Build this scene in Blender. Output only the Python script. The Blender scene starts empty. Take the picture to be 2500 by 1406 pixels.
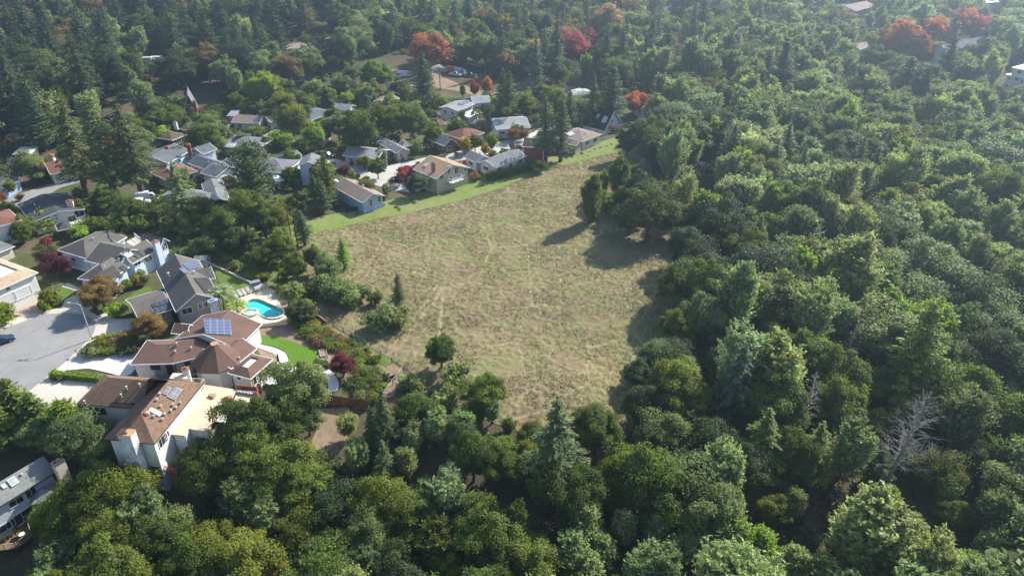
import bpy, bmesh, math, random
import numpy as np
from mathutils import Vector
sc = bpy.context.scene
col = sc.collection
random.seed(7); RNG = np.random.default_rng(7)
R = math.radians

# ------------------------------------------------------------ camera
F, CAMZ, PITCH = 1785.0, 75.0, R(30)
cam = bpy.data.cameras.new('camera'); camo = bpy.data.objects.new('camera', cam); col.objects.link(camo)
camo.location = (0, 0, CAMZ); camo.rotation_euler = (R(90) - PITCH, 0, 0)
cam.sensor_width = 36; cam.lens = 36 * F / 2500; cam.clip_start = 1; cam.clip_end = 6000
sc.camera = camo
# ------------------------------------------------------------ sky, sun, exposure
SUN_EL, SUN_AZ = R(37.5), R(46)          # azimuth measured from +Y towards +X
w = bpy.data.worlds.new('World'); sc.world = w; w.use_nodes = True
nt = w.node_tree; sky = nt.nodes.new('ShaderNodeTexSky'); sky.sky_type = 'NISHITA'; sky.sun_disc = False
sky.sun_elevation = SUN_EL; sky.sun_rotation = SUN_AZ; sky.altitude = 100; sky.air_density = 1.0; sky.dust_density = 0.6
nt.links.new(sky.outputs[0], nt.nodes['Background'].inputs[0]); nt.nodes['Background'].inputs[1].default_value = 0.105
sl = bpy.data.lights.new('sun', 'SUN'); sl.energy = 4.8; sl.angle = R(0.5); sl.color = (1.0, 0.95, 0.86)
so = bpy.data.objects.new('sun', sl); col.objects.link(so)
sd = Vector((math.sin(SUN_AZ) * math.cos(SUN_EL), math.cos(SUN_AZ) * math.cos(SUN_EL), math.sin(SUN_EL)))
so.rotation_euler = sd.to_track_quat('Z', 'Y').to_euler()
vs = sc.view_settings; sc.display_settings.display_device = 'sRGB'
vs.view_transform = 'Standard'; vs.look = 'None'; vs.gamma = 1; vs.exposure = 1.2; vs.use_curve_mapping = False
cy = sc.cycles
cy.max_bounces = 6; cy.diffuse_bounces = 3; cy.glossy_bounces = 2; cy.transmission_bounces = 3; cy.transparent_max_bounces = 6; cy.volume_bounces = 0
cy.use_denoising = True; cy.caustics_reflective = False; cy.caustics_refractive = False
cy.use_adaptive_sampling = True; cy.adaptive_threshold = 0.015
try: sc.render.use_persistent_data = False
except Exception: pass

# ------------------------------------------------------------ pixel -> place
CP, SP = math.cos(PITCH), math.sin(PITCH)
def ray(px, py):
    u = (px - 1250) / F; v = -(py - 703) / F
    return np.array([u, CP + v * SP, -SP + v * CP])
def P(px, py, z=0.0):
    d = ray(px, py); t = (z - CAMZ) / d[2]
    return Vector((d[0] * t, d[1] * t, z))
def pix(x, y, z):
    z = z - CAMZ; d = y * CP - z * SP; v = y * SP + z * CP
    return 1250 + F * x / d, 703 - F * v / d
_ctl = []
for px, py, h in [(760,560,0),(1000,520,0),(1300,430,0),(1500,350,0),(1100,700,0),(1400,700,0),(1600,700,-.5),(1150,900,-.3),(1400,950,-.6),
    (1550,600,0),(300,800,0),(100,850,0),(250,900,0),(420,850,0),(560,780,0),(640,750,0),(700,850,-.3),(300,650,0),(100,700,0),(100,520,0),(400,500,0),(650,480,0),
    (900,400,0),(1100,420,0),(700,320,0),(1100,300,0),(1300,300,0),(200,420,0),(560,300,0),(800,700,0),(60,600,0),(500,600,0),(600,900,-.6),(780,900,-1.5),(900,960,-2),(450,960,-.8),(250,960,-.3),(120,950,0),
    (1000,1000,-2.5),(800,1040,-3.5),(640,1000,-2),(280,1090,-5),(420,1140,-6),(320,1180,-7),(150,1080,-3.5),(60,1180,-9.5),(100,1300,-13),(30,1340,-13.5),(500,1250,-9),(800,1250,-10),(1000,1350,-12),
    (1300,1200,-6),(1350,1050,-2),(1600,1150,-8),(1800,1000,-6),(1700,850,-3),(1900,1250,-11),(2200,1250,-13),(2400,1300,-13),(1400,1390,-11),(500,1390,-12),(2200,950,-10),(2450,1000,-11),(2300,700,-9),(2450,600,-10),(2000,600,-4),(1750,500,-1),(2000,420,-4),(1700,350,-1),
    (2400,350,-6),(2100,250,-4),(1650,200,0),(1300,150,0),(900,150,4),(1000,50,6),(700,100,9),(600,200,3),(400,200,6),(200,250,6),(60,300,4),(0,150,15),(300,80,20),(0,20,32),(600,20,22),(1300,20,6),(1800,20,3),(2300,60,0),(2490,150,-2)]:
    q = P(px, py, 0); _ctl.append((q.x, q.y, h))
for x, y, h in [(-60,0,-12),(60,0,-12),(0,-80,-14),(200,0,-13),(-200,0,-8),(0,900,25),(-600,900,70),(600,900,15),(-500,400,45),(400,250,-8),(0,1600,60),(-1200,1500,120),(1200,1500,60),(-900,300,60),(900,300,10)]:
    _ctl.append((x, y, h))
_ctl = np.array(_ctl)
def H(x, y):
    x = np.asarray(x, float); y = np.asarray(y, float)
    d2 = (x[..., None] - _ctl[:, 0]) ** 2 + (y[..., None] - _ctl[:, 1]) ** 2 + 60.0
    wt = d2 ** -1.75
    return (wt * _ctl[:, 2]).sum(-1) / wt.sum(-1)
def h1(x, y): return float(H(np.array([x]), np.array([y]))[0])
def G(px, py, up=0.0):
    """the point UP metres above the ground that the photo shows at this pixel"""
    z = 0.0
    for _ in range(25):
        q = P(px, py, z + up); zz = h1(q.x, q.y)
        if abs(zz - z) < .005: break
        z = z + .6 * (zz - z)
    return P(px, py, z + up)

# ------------------------------------------------------------ objects
def prop(o, label=None, cat=None, group=None, kind=None):
    if label: o['label'] = label
    if cat: o['category'] = cat
    if group: o['group'] = group
    if kind: o['kind'] = kind
    return o
def empty(name, loc, rz=0.0, **k):
    o = bpy.data.objects.new(name, None); col.objects.link(o); o.location = loc; o.rotation_euler = (0, 0, rz); o.empty_display_size = .3
    return prop(o, **k)
def mesh_obj(name, me, mat=None, parent=None, loc=None, **k):
    o = bpy.data.objects.new(name, me); col.objects.link(o)
    if mat and not me.materials: me.materials.append(mat)
    if parent: o.parent = parent
    if loc is not None: o.location = loc
    return prop(o, **k)
def np_mesh(name, V, Fq, attrs=None, smooth=False):
    """numpy mesh: V (n,3), Fq (m,k) faces with k corners each"""
    me = bpy.data.meshes.new(name); V = np.asarray(V, np.float32); Fq = np.asarray(Fq, np.int32); m, k = Fq.shape
    me.vertices.add(len(V)); me.vertices.foreach_set('co', V.ravel())
    me.loops.add(m * k); me.loops.foreach_set('vertex_index', Fq.ravel())
    me.polygons.add(m); me.polygons.foreach_set('loop_start', np.arange(0, m * k, k, dtype=np.int32))
    try: me.polygons.foreach_set('loop_total', np.full(m, k, np.int32))
    except Exception: pass
    me.polygons.foreach_set('use_smooth', np.full(m, smooth, bool))
    for nm, a in (attrs or {}).items():
        a = np.asarray(a, np.float32)
        if a.ndim == 1:
            at = me.attributes.new(nm, 'FLOAT', 'FACE'); at.data.foreach_set('value', a)
        else:
            at = me.attributes.new(nm, 'FLOAT_COLOR', 'FACE'); at.data.foreach_set('color', np.c_[a, np.ones(len(a))].astype(np.float32).ravel())
    me.update(calc_edges=True)
    return me
class MB:
    """collects boxes, quads and tubes in world space; build() makes one object of them"""
    def __init__(s): s.v = []; s.f = []
    def poly(s, pts):
        n = len(s.v); s.v += [tuple(p) for p in pts]; s.f.append(tuple(range(n, n + len(pts)))); return s
    def prism(s, pts, d):
        """extrude a polygon by the vector d"""
        d = Vector(d); a = [Vector(p) for p in pts]; b = [p + d for p in a]; n = len(s.v); k = len(a)
        s.v += [tuple(p) for p in a + b]
        s.f.append(tuple(range(n, n + k))[::-1]); s.f.append(tuple(range(n + k, n + 2 * k)))
        for i in range(k):
            j = (i + 1) % k; s.f.append((n + i, n + j, n + k + j, n + k + i))
        return s
    def box(s, c, ex, ey, ez):
        """centre and three half-extent vectors"""
        c, ex, ey, ez = Vector(c), Vector(ex), Vector(ey), Vector(ez)
        return s.prism([c - ex - ey - ez, c + ex - ey - ez, c + ex + ey - ez, c - ex + ey - ez], ez * 2)
    def rbox(s, c, sx, sy, sz, rz=0.0):
        """box standing on c, sizes sx sy sz, turned rz"""
        X = Vector((math.cos(rz), math.sin(rz), 0)); Y = Vector((-math.sin(rz), math.cos(rz), 0))
        return s.box(Vector(c) + Vector((0, 0, sz / 2)), X * sx / 2, Y * sy / 2, Vector((0, 0, sz / 2)))
    def tube(s, pts, rad, n=6, cap=True):
        pts = [Vector(p) for p in pts]; k = len(pts); rs = rad if hasattr(rad, '__len__') else [rad] * k; n0 = len(s.v)
        for i, p in enumerate(pts):
            t = (pts[min(i + 1, k - 1)] - pts[max(i - 1, 0)]).normalized()
            a = t.cross(Vector((0, 0, 1)) if abs(t.z) < .9 else Vector((1, 0, 0))).normalized(); b = t.cross(a)
            for j in range(n):
                an = 2 * math.pi * j / n; s.v.append(tuple(p + (a * math.cos(an) + b * math.sin(an)) * rs[i]))
        for i in range(k - 1):
            for j in range(n):
                q = (j + 1) % n; s.f.append((n0 + i * n + j, n0 + i * n + q, n0 + (i + 1) * n + q, n0 + (i + 1) * n + j))
        if cap:
            s.f.append(tuple(range(n0, n0 + n))[::-1]); s.f.append(tuple(range(n0 + (k - 1) * n, n0 + k * n)))
        return s
    def lathe(s, c, prof, n=12):
        c = Vector(c); n0 = len(s.v); k = len(prof)
        for r, z in prof:
            for j in range(n):
                an = 2 * math.pi * j / n; s.v.append((c.x + r * math.cos(an), c.y + r * math.sin(an), c.z + z))
        for i in range(k - 1):
            for j in range(n):
                q = (j + 1) % n; s.f.append((n0 + i * n + j, n0 + i * n + q, n0 + (i + 1) * n + q, n0 + (i + 1) * n + j))
        s.f.append(tuple(range(n0, n0 + n))[::-1]); s.f.append(tuple(range(n0 + (k - 1) * n, n0 + k * n)))
        return s
    def mesh(s, name, origin=None, fix=True):
        o = Vector(origin) if origin is not None else Vector()
        me = bpy.data.meshes.new(name); me.from_pydata([(x - o.x, y - o.y, z - o.z) for x, y, z in s.v], [], s.f)
        if fix:
            bm = bmesh.new(); bm.from_mesh(me); bmesh.ops.recalc_face_normals(bm, faces=bm.faces); bm.to_mesh(me); bm.free()
        me.update(); return me
    def build(s, name, mat, parent=None, smooth=False, **k):
        if parent is not None:
            pm = parent
            org = Vector()
            while pm is not None: org += pm.location; pm = pm.parent
            o = mesh_obj(name, s.mesh(name, org), mat, parent, **k)
        else:
            lo = [min(v[i] for v in s.v) for i in range(3)]; hi = [max(v[i] for v in s.v) for i in range(3)]
            org = Vector(((lo[0] + hi[0]) / 2, (lo[1] + hi[1]) / 2, lo[2]))
            o = mesh_obj(name, s.mesh(name, org), mat, None, org, **k)
        if smooth:
            for p in o.data.polygons: p.use_smooth = True
        return o

# ------------------------------------------------------------ materials
def N(nt, typ, **k):
    n = nt.nodes.new('ShaderNode' + typ)
    for a, b in k.items():
        if a.startswith('i_'):
            key = a[2:]; key = int(key) if key.isdigit() else key.replace('_', ' ')
            n.inputs[key].default_value = b
        else: setattr(n, a, b)
    return n
def newmat(name):
    m = bpy.data.materials.new(name); m.use_nodes = True; nt = m.node_tree
    return m, nt, nt.nodes['Principled BSDF']
def c4(c): return (c[0], c[1], c[2], 1)
def mixc(nt, fac, a, b, mode='MIX'):
    n = nt.nodes.new('ShaderNodeMix'); n.data_type = 'RGBA'; n.blend_type = mode
    for inp, v in ((0, fac), (6, a), (7, b)):
        if hasattr(v, 'is_output'): nt.links.new(v, n.inputs[inp])
        else: n.inputs[inp].default_value = v if inp == 0 else c4(v)
    return n.outputs[2]
def ramp(nt, fac, lo, hi, a=0.0, b=1.0):
    n = N(nt, 'MapRange'); nt.links.new(fac, n.inputs[0])
    n.inputs[1].default_value = lo; n.inputs[2].default_value = hi; n.inputs[3].default_value = a; n.inputs[4].default_value = b
    return n.outputs[0]
def noise(nt, co, scale, detail=3, rough=.55, dist=0.0):
    n = N(nt, 'TexNoise', i_Scale=scale, i_Detail=detail, i_Roughness=rough, i_Distortion=dist); nt.links.new(co, n.inputs['Vector']); return n.outputs[0]
def wpos(nt): return N(nt, 'NewGeometry').outputs['Position']
def opos(nt): return N(nt, 'TexCoord').outputs['Object']
def bump(nt, h, bs, strength=.4, dist=.1):
    n = N(nt, 'Bump', i_Strength=strength, i_Distance=dist); nt.links.new(h, n.inputs['Height']); nt.links.new(n.outputs[0], bs.inputs['Normal'])
_mc = {}
def plain(name, c, rough=.7, var=.12, scale=1.2, metal=0.0, spec=.3, fine=12.0, bmp=0.0):
    """a painted or mineral surface: broad weathering and fine grain"""
    if name in _mc: return _mc[name]
    m, nt, bs = newmat(name); p = wpos(nt)
    a = noise(nt, p, scale, 4); b = noise(nt, p, fine, 3)
    k1 = ramp(nt, a, .3, .7, 1 - var, 1 + var); k2 = ramp(nt, b, .3, .7, 1 - var * .6, 1 + var * .6)
    mm = N(nt, 'Math', operation='MULTIPLY'); nt.links.new(k1, mm.inputs[0]); nt.links.new(k2, mm.inputs[1])
    vm = N(nt, 'VectorMath', operation='SCALE'); vm.inputs[0].default_value = c; nt.links.new(mm.outputs[0], vm.inputs['Scale'])
    nt.links.new(vm.outputs[0], bs.inputs['Base Color'])
    bs.inputs['Roughness'].default_value = rough; bs.inputs['Metallic'].default_value = metal; bs.inputs['Specular IOR Level'].default_value = spec
    if bmp: bump(nt, b, bs, bmp, .05)
    _mc[name] = m; return m

# ------------------------------------------------------------ value noise (shapes)
_tab = RNG.random((256, 256))
def vnoise(x, y):
    xi = np.floor(x).astype(int); yi = np.floor(y).astype(int); fx = x - xi; fy = y - yi
    fx = fx * fx * (3 - 2 * fx); fy = fy * fy * (3 - 2 * fy)
    g = lambda a, b: _tab[a & 255, b & 255]
    return (g(xi, yi) * (1 - fx) + g(xi + 1, yi) * fx) * (1 - fy) + (g(xi, yi + 1) * (1 - fx) + g(xi + 1, yi + 1) * fx) * fy
def fnoise(x, y, s, o=4):
    t = 0; a = 1; tot = 0
    for i in range(o):
        t = t + a * vnoise(x * s + 17.3 * i, y * s + 5.1 * i); tot += a; a *= .5; s *= 2
    return t / tot
def inside(poly, x, y):
    r = np.zeros(x.shape, bool); n = len(poly); j = n - 1
    for i in range(n):
        xi, yi = poly[i]; xj, yj = poly[j]
        c = ((yi > y) != (yj > y)) & (x < (xj - xi) * (y - yi) / ((yj - yi) + 1e-12) + xi)
        r ^= c; j = i
    return r
def near(poly, x, y):
    bd = np.full(x.shape, 1e18); bx = x.copy(); by = y.copy(); n = len(poly)
    for i in range(n):
        ax, ay = poly[i]; cx, cy_ = poly[(i + 1) % n]; dx, dy = cx - ax, cy_ - ay
        t = np.clip(((x - ax) * dx + (y - ay) * dy) / (dx * dx + dy * dy + 1e-12), 0, 1)
        qx, qy = ax + t * dx, ay + t * dy; d = (x - qx) ** 2 + (y - qy) ** 2; k = d < bd
        bd = np.where(k, d, bd); bx = np.where(k, qx, bx); by = np.where(k, qy, by)
    return bx, by, np.sqrt(bd)
def smooth_poly(pts, n=6):
    """closed Catmull-Rom through the points"""
    out = []; k = len(pts)
    for i in range(k):
        p0, p1, p2, p3 = (np.array(pts[(i + j - 1) % k], float) for j in range(4))
        for s in range(n):
            t = s / n
            out.append(tuple(.5 * (2 * p1 + (p2 - p0) * t + (2 * p0 - 5 * p1 + 4 * p2 - p3) * t * t + (3 * p1 - p0 - 3 * p2 + p3) * t ** 3)))
    return out
def sheet(name, poly, res, up, mat, disp=None, world=False, thick=0.0, kind='structure', hole=None, **k):
    """a ground sheet over a polygon given in photo pixels (or world xy), following the terrain UP metres above it"""
    pw = poly if world else [tuple(G(*p))[:2] for p in poly]
    xs = [p[0] for p in pw]; ys = [p[1] for p in pw]
    gx = np.arange(min(xs) - res, max(xs) + 2 * res, res); gy = np.arange(min(ys) - res, max(ys) + 2 * res, res)
    X, Y = np.meshgrid(gx, gy); ins = inside(pw, X, Y)
    if hole: ins &= ~inside(hole, X, Y)
    nx = len(gx); idx = np.arange(X.size).reshape(X.shape)
    cell = ins[:-1, :-1] | ins[1:, :-1] | ins[:-1, 1:] | ins[1:, 1:]
    q = np.stack([idx[:-1, :-1], idx[:-1, 1:], idx[1:, 1:], idx[1:, :-1]], -1)[cell]
    bx, by, bd = near(pw, X, Y)
    if hole:
        b2 = near(hole, X, Y); c = b2[2] < bd; bx = np.where(c, b2[0], bx); by = np.where(c, b2[1], by); bd = np.where(c, b2[2], bd)
    Xs = np.where(ins, X, bx); Ys = np.where(ins, Y, by); ed = np.where(ins, bd, 0)
    used = np.unique(q); mp = np.full(X.size, -1); mp[used] = np.arange(len(used))
    x = Xs.ravel()[used]; y = Ys.ravel()[used]; z = H(x, y) + up
    if disp is not None: z = z + disp(x, y, ed.ravel()[used])
    V = np.c_[x, y, z]; q = mp[q]
    if thick:
        # skirt: a kerb-like edge
        e = {}
        for a in q:
            for i in range(4):
                kx = (a[i], a[(i + 1) % 4]); 
                if (kx[1], kx[0]) in e: del e[(kx[1], kx[0])]
                else: e[kx] = 1
        base = len(V); bi = sorted({v for kx in e for v in kx}); m2 = {v: base + i for i, v in enumerate(bi)}
        V = np.r_[V, V[bi] - np.array([0, 0, thick])]
        q = np.r_[q, np.array([(kx[1], kx[0], m2[kx[0]], m2[kx[1]]) for kx in e])]
    me = np_mesh(name, V, q, smooth=not thick)
    return mesh_obj(name, me, mat, kind=kind, **k)
# ============================================================ the ground
def ground_mat():
    m, nt, bs = newmat('woodland floor'); p = wpos(nt)
    a = noise(nt, p, .08, 5, .6); b = noise(nt, p, .9, 4); c = noise(nt, p, 6, 3)
    base = mixc(nt, ramp(nt, a, .38, .62), (.062, .058, .030), (.105, .080, .052))
    base = mixc(nt, ramp(nt, b, .45, .65, 0, .7), base, (.055, .070, .022))
    base = mixc(nt, ramp(nt, c, .3, .75, 0, .5), base, (.14, .11, .075))
    nt.links.new(base, bs.inputs['Base Color']); bs.inputs['Roughness'].default_value = .95; bs.inputs['Specular IOR Level'].default_value = .1
    bump(nt, c, bs, .6, .3); return m
def axis(lo, a, b, hi, st):
    mid = list(np.arange(a, b, st)); l = []; s = st; v = a
    while v > lo: s *= 1.25; v -= s; l.append(v)
    r = []; s = st; v = mid[-1]
    while v < hi: s *= 1.25; v += s; r.append(v)
    return np.array(l[::-1] + mid + r)
gx = axis(-2500, -240, 240, 2500, 2.5); gy = axis(-400, 40, 420, 3500, 2.5)
X, Y = np.meshgrid(gx, gy); Z = np.concatenate([H(X[i:i + 20], Y[i:i + 20]) for i in range(0, len(gy), 20)])
idx = np.arange(X.size).reshape(X.shape)
q = np.stack([idx[:-1, :-1], idx[:-1, 1:], idx[1:, 1:], idx[1:, :-1]], -1).reshape(-1, 4)
# outline of the swimming pool, at the height of its terrace
POOL = smooth_poly([tuple(G(*p, .8))[:2] for p in [(598,743),(601,737),(608,732),(618,729.5),(630,729.5),(640,732.5),(656,740),(672,747.5),(688,755),(693,762),(690,770),(681,775),(666,777.5),(650,776),(636,769),(618,759.5),(603,751)]], 2)
mesh_obj('ground', np_mesh('ground', np.c_[X.ravel(), Y.ravel(), Z.ravel()], q, smooth=True), ground_mat(), kind='structure')

def grass_mat(name, cols, tuss=.8, paths=False, fleck=None):
    m, nt, bs = newmat(name); p = wpos(nt)
    a = noise(nt, p, .045, 4, .6); a2 = noise(nt, p, .22, 4, .6, .4); b = noise(nt, p, tuss, 4, .65); c = noise(nt, p, 7, 2)
    base = mixc(nt, ramp(nt, a, .40, .60), cols[0], cols[1])
    base = mixc(nt, ramp(nt, a2, .46, .60, 0, .85), base, cols[2])
    base = mixc(nt, ramp(nt, b, .50, .68, 0, .75), base, cols[3])
    if fleck: base = mixc(nt, ramp(nt, noise(nt, p, .13, 3, .6, .6), .58, .70, 0, .8), base, fleck)
    base = mixc(nt, ramp(nt, c, .35, .8, 0, .35), base, tuple(1.6 * v for v in cols[0]))
    if paths:
        wn = N(nt, 'TexNoise', i_Scale=.25, i_Detail=2.0); nt.links.new(p, wn.inputs['Vector'])
        wv = N(nt, 'VectorMath', operation='SCALE', i_Scale=1.8); nt.links.new(wn.outputs['Color'], wv.inputs[0])
        ad = N(nt, 'VectorMath', operation='ADD'); nt.links.new(p, ad.inputs[0]); nt.links.new(wv.outputs[0], ad.inputs[1])
        fl = N(nt, 'VectorMath', operation='MULTIPLY'); fl.inputs[1].default_value = (1, .62, 0); nt.links.new(ad.outputs[0], fl.inputs[0])
        for sc_, wd, st in ((.085, .008, .42), (.21, .012, .24)):
            vo = N(nt, 'TexVoronoi', feature='DISTANCE_TO_EDGE', i_Scale=sc_); nt.links.new(fl.outputs[0], vo.inputs['Vector'])
            ln = ramp(nt, vo.outputs['Distance'], wd, wd * 2.2, st, 0)
            gate = N(nt, 'Math', operation='MULTIPLY'); nt.links.new(ln, gate.inputs[0]); nt.links.new(ramp(nt, noise(nt, p, .11, 2), .30, .65, .35, 1), gate.inputs[1])
            base = mixc(nt, gate.outputs[0], base, (.36, .33, .19))
    nt.links.new(base, bs.inputs['Base Color']); bs.inputs['Roughness'].default_value = .95; bs.inputs['Specular IOR Level'].default_value = .1
    bump(nt, b, bs, .45, .2); return m
MEADOW = [(700,592),(745,577),(800,562),(900,539),(1000,520),(1080,502),(1150,483),(1220,460),(1290,432),(1350,411),(1430,390),(1500,374),(1545,368),(1590,400),(1600,470),(1660,560),(1700,640),(1690,740),(1660,830),(1630,900),(1590,980),(1530,1070),(1400,1090),(1250,1050),(1130,1000),(1040,950),(1000,905),(940,868),(870,828),(800,790),(760,740),(745,690),(690,640)]
def tussock(x, y, ed):
    n = fnoise(x * .8 + y * .6, y * .8 - x * .6, 1.3, 2); m = fnoise(x + 90, y + 40, .3, 2)
    k = np.clip(ed / 1.5, 0, 1)
    return k * (np.clip(n - .50, 0, 1) * .75 + np.clip(m - .5, 0, 1) * .12)
meadow = sheet('meadow', MEADOW, .30, .06, grass_mat('dry meadow grass', [(.195,.160,.082), (.158,.160,.066), (.180,.130,.082), (.135,.108,.056)], 1.1, True, (.130,.175,.048)), tussock)
VERGE = [(690,560),(720,545),(800,526),(880,510),(945,491),(1060,464),(1150,436),(1250,404),(1330,388),(1400,372),(1480,343),(1525,331),(1600,320),(1610,340),(1560,370),(1500,376),(1430,392),(1350,413),(1290,434),(1220,462),(1150,485),(1080,504),(1000,522),(900,541),(800,564),(745,579),(705,594)]
sheet('grass_verge', VERGE, .6, .10, grass_mat('mown green verge', [(.150,.190,.050), (.210,.205,.090), (.125,.185,.036), (.200,.185,.090)], .5), lambda x, y, ed: .12 * fnoise(x, y, .8, 3) * np.clip(ed, 0, 1))
SCRUB = [(430,560),(560,545),(690,560),(720,600),(745,690),(765,745),(805,795),(875,833),(945,873),(985,905),(940,905),(860,850),(790,785),(745,770),(700,725),(640,700),(590,670),(545,640),(500,625),(440,600)]
sheet('scrub_ground', SCRUB, .7, .04, grass_mat('rough scrub grass', [(.110,.145,.036), (.165,.160,.070), (.085,.135,.026), (.085,.095,.032)], .6), lambda x, y, ed: .5 * np.clip(fnoise(x, y, .6, 4) - .4, 0, 1) * np.clip(ed / 2, 0, 1))

def paving(name, c, joint=0.0, stain=(.5, .48, .44), crack=True):
    m, nt, bs = newmat(name); p = wpos(nt)
    a = noise(nt, p, .25, 5, .65); b = noise(nt, p, 3, 4); c3 = noise(nt, p, 25, 2)
    base = mixc(nt, ramp(nt, a, .35, .65, 0, .7), c, tuple(x * y * 1.55 for x, y in zip(c, stain)))
    base = mixc(nt, ramp(nt, b, .55, .75, 0, .25), base, tuple(.75 * x for x in c))
    base = mixc(nt, ramp(nt, noise(nt, p, .55, 5, .7, .8), .60, .72, 0, .4), base, tuple(.45 * x for x in c))
    base = mixc(nt, ramp(nt, c3, .35, .7, 0, .15), base, tuple(1.15 * x for x in c))
    if crack:
        wn = N(nt, 'TexNoise', i_Scale=.5, i_Detail=3.0); nt.links.new(p, wn.inputs['Vector'])
        wv = N(nt, 'VectorMath', operation='SCALE', i_Scale=2.0); nt.links.new(wn.outputs['Color'], wv.inputs[0])
        ad = N(nt, 'VectorMath', operation='ADD'); nt.links.new(p, ad.inputs[0]); nt.links.new(wv.outputs[0], ad.inputs[1])
        fl = N(nt, 'VectorMath', operation='MULTIPLY'); fl.inputs[1].default_value = (1, 1, 0); nt.links.new(ad.outputs[0], fl.inputs[0])
        vo = N(nt, 'TexVoronoi', feature='DISTANCE_TO_EDGE', i_Scale=.13); nt.links.new(fl.outputs[0], vo.inputs['Vector'])
        base = mixc(nt, ramp(nt, vo.outputs['Distance'], .004, .012, .45, 0), base, tuple(.55 * x for x in c))
    if joint:
        rt = N(nt, 'VectorRotate', rotation_type='Z_AXIS', i_Angle=.55); nt.links.new(p, rt.inputs['Vector'])
        br = N(nt, 'TexBrick', offset=0.0, i_Scale=1.0, i_Mortar_Size=.02); br.inputs['Brick Width'].default_value = joint; br.inputs['Row Height'].default_value = joint
        br.inputs['Color1'].default_value = br.inputs['Color2'].default_value = (0, 0, 0, 1); br.inputs['Mortar'].default_value = (1, 1, 1, 1)
        nt.links.new(rt.outputs[0], br.inputs['Vector']); fc = N(nt, 'Math', operation='MULTIPLY', i_1=.4); nt.links.new(br.outputs['Color'], fc.inputs[0])
        base = mixc(nt, fc.outputs[0], base, tuple(.55 * x for x in c))
    nt.links.new(base, bs.inputs['Base Color']); bs.inputs['Roughness'].default_value = .9; bs.inputs['Specular IOR Level'].default_value = .2
    bump(nt, c3, bs, .15, .02); return m
ASPH = paving('worn street asphalt', (.265, .260, .255))
CONC = paving('pale concrete', (.52, .48, .42), 3.0, (.55, .52, .48), False)
CONCW = paving('bright concrete', (.62, .61, .59), 3.2, (.55, .55, .55), False)
SOIL = grass_mat('bare garden soil', [(.24,.175,.12), (.28,.21,.15), (.20,.145,.095), (.15,.11,.072)], 1.2)
MULCH = grass_mat('planted yard', [(.070,.075,.030), (.13,.105,.065), (.060,.085,.022), (.05,.045,.028)], .8)
LAWN = grass_mat('watered lawn', [(.080,.165,.018), (.105,.185,.028), (.075,.150,.016), (.095,.150,.028)], 1.2)
LAWN2 = grass_mat('mown lawn', [(.085,.130,.026), (.105,.150,.035), (.085,.140,.022), (.10,.125,.04)], 1.0)
# yards under the houses
sheet('yard_ground', [(0,520),(120,470),(330,470),(470,520),(640,520),(700,560),(440,600),(560,650),(640,700),(720,760),(800,790),(880,840),(960,900),(970,960),(880,990),(780,970),(700,960),(620,950),(520,940),(300,1000),(190,1060),(60,1000),(-60,960),(-60,560)], 1.5, .015, MULCH)
sheet('hill_yard', [(-60,470),(0,455),(160,420),(330,400),(380,300),(480,270),(700,250),(900,200),(1200,230),(1500,230),(1620,290),(1520,325),(1400,375),(1250,405),(1060,462),(940,490),(800,524),(690,555),(560,545),(430,540),(330,470),(120,470),(0,520),(-60,530)], 2.0, .015, MULCH)
# the cul-de-sac, its kerb and the drives
CUL = [(-70,960),(-70,830),(0,808),(60,785),(115,768),(165,764),(205,770),(230,783),(234,800),(226,822),(205,842),(160,885),(110,925),(60,966),(20,1000),(-70,1060)]
sheet('footpath', [(-70,838),(-60,800),(0,793),(50,772),(100,757),(160,753),(215,758),(246,775),(254,800),(246,828),(222,850),(180,890),(130,930),(80,972),(40,1006),(-60,1075)], .8, .12, CONC, thick=.13)
sheet('road', CUL, .8, .135, ASPH)
sheet('driveway', [(40,728),(80,706),(108,728),(118,745),(110,757),(60,772),(34,770)], .7, .128, paving('stained brick drive', (.42,.35,.29), 0, (.6,.5,.45), False))
sheet('driveway', [(150,752),(160,733),(180,722),(232,730),(225,756),(215,760)], .7, .128, CONC)
sheet('driveway', [(238,772),(258,765),(285,780),(335,778),(345,806),(300,812),(250,828),(238,826)], .7, .128, CONC)
sheet('driveway', [(206,856),(235,870),(335,862),(350,880),(320,915),(300,920),(215,900),(165,905),(176,892)], .7, .128, CONCW)
sheet('driveway', [(128,934),(150,925),(250,928),(245,950),(200,985),(205,1010),(120,1010),(58,972)], .7, .128, CONC)
sheet('lawn', [(112,745),(122,722),(150,700),(185,690),(205,705),(212,728),(180,722),(160,733),(135,748)], .7, .05, LAWN2)
sheet('garden_path', [(150,700),(165,690),(202,708),(198,714)], .5, .075, CONC)
sheet('lawn', [(298,738),(330,712),(362,698),(372,705),(370,725),(345,735),(312,752)], .7, .05, LAWN2)
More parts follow.
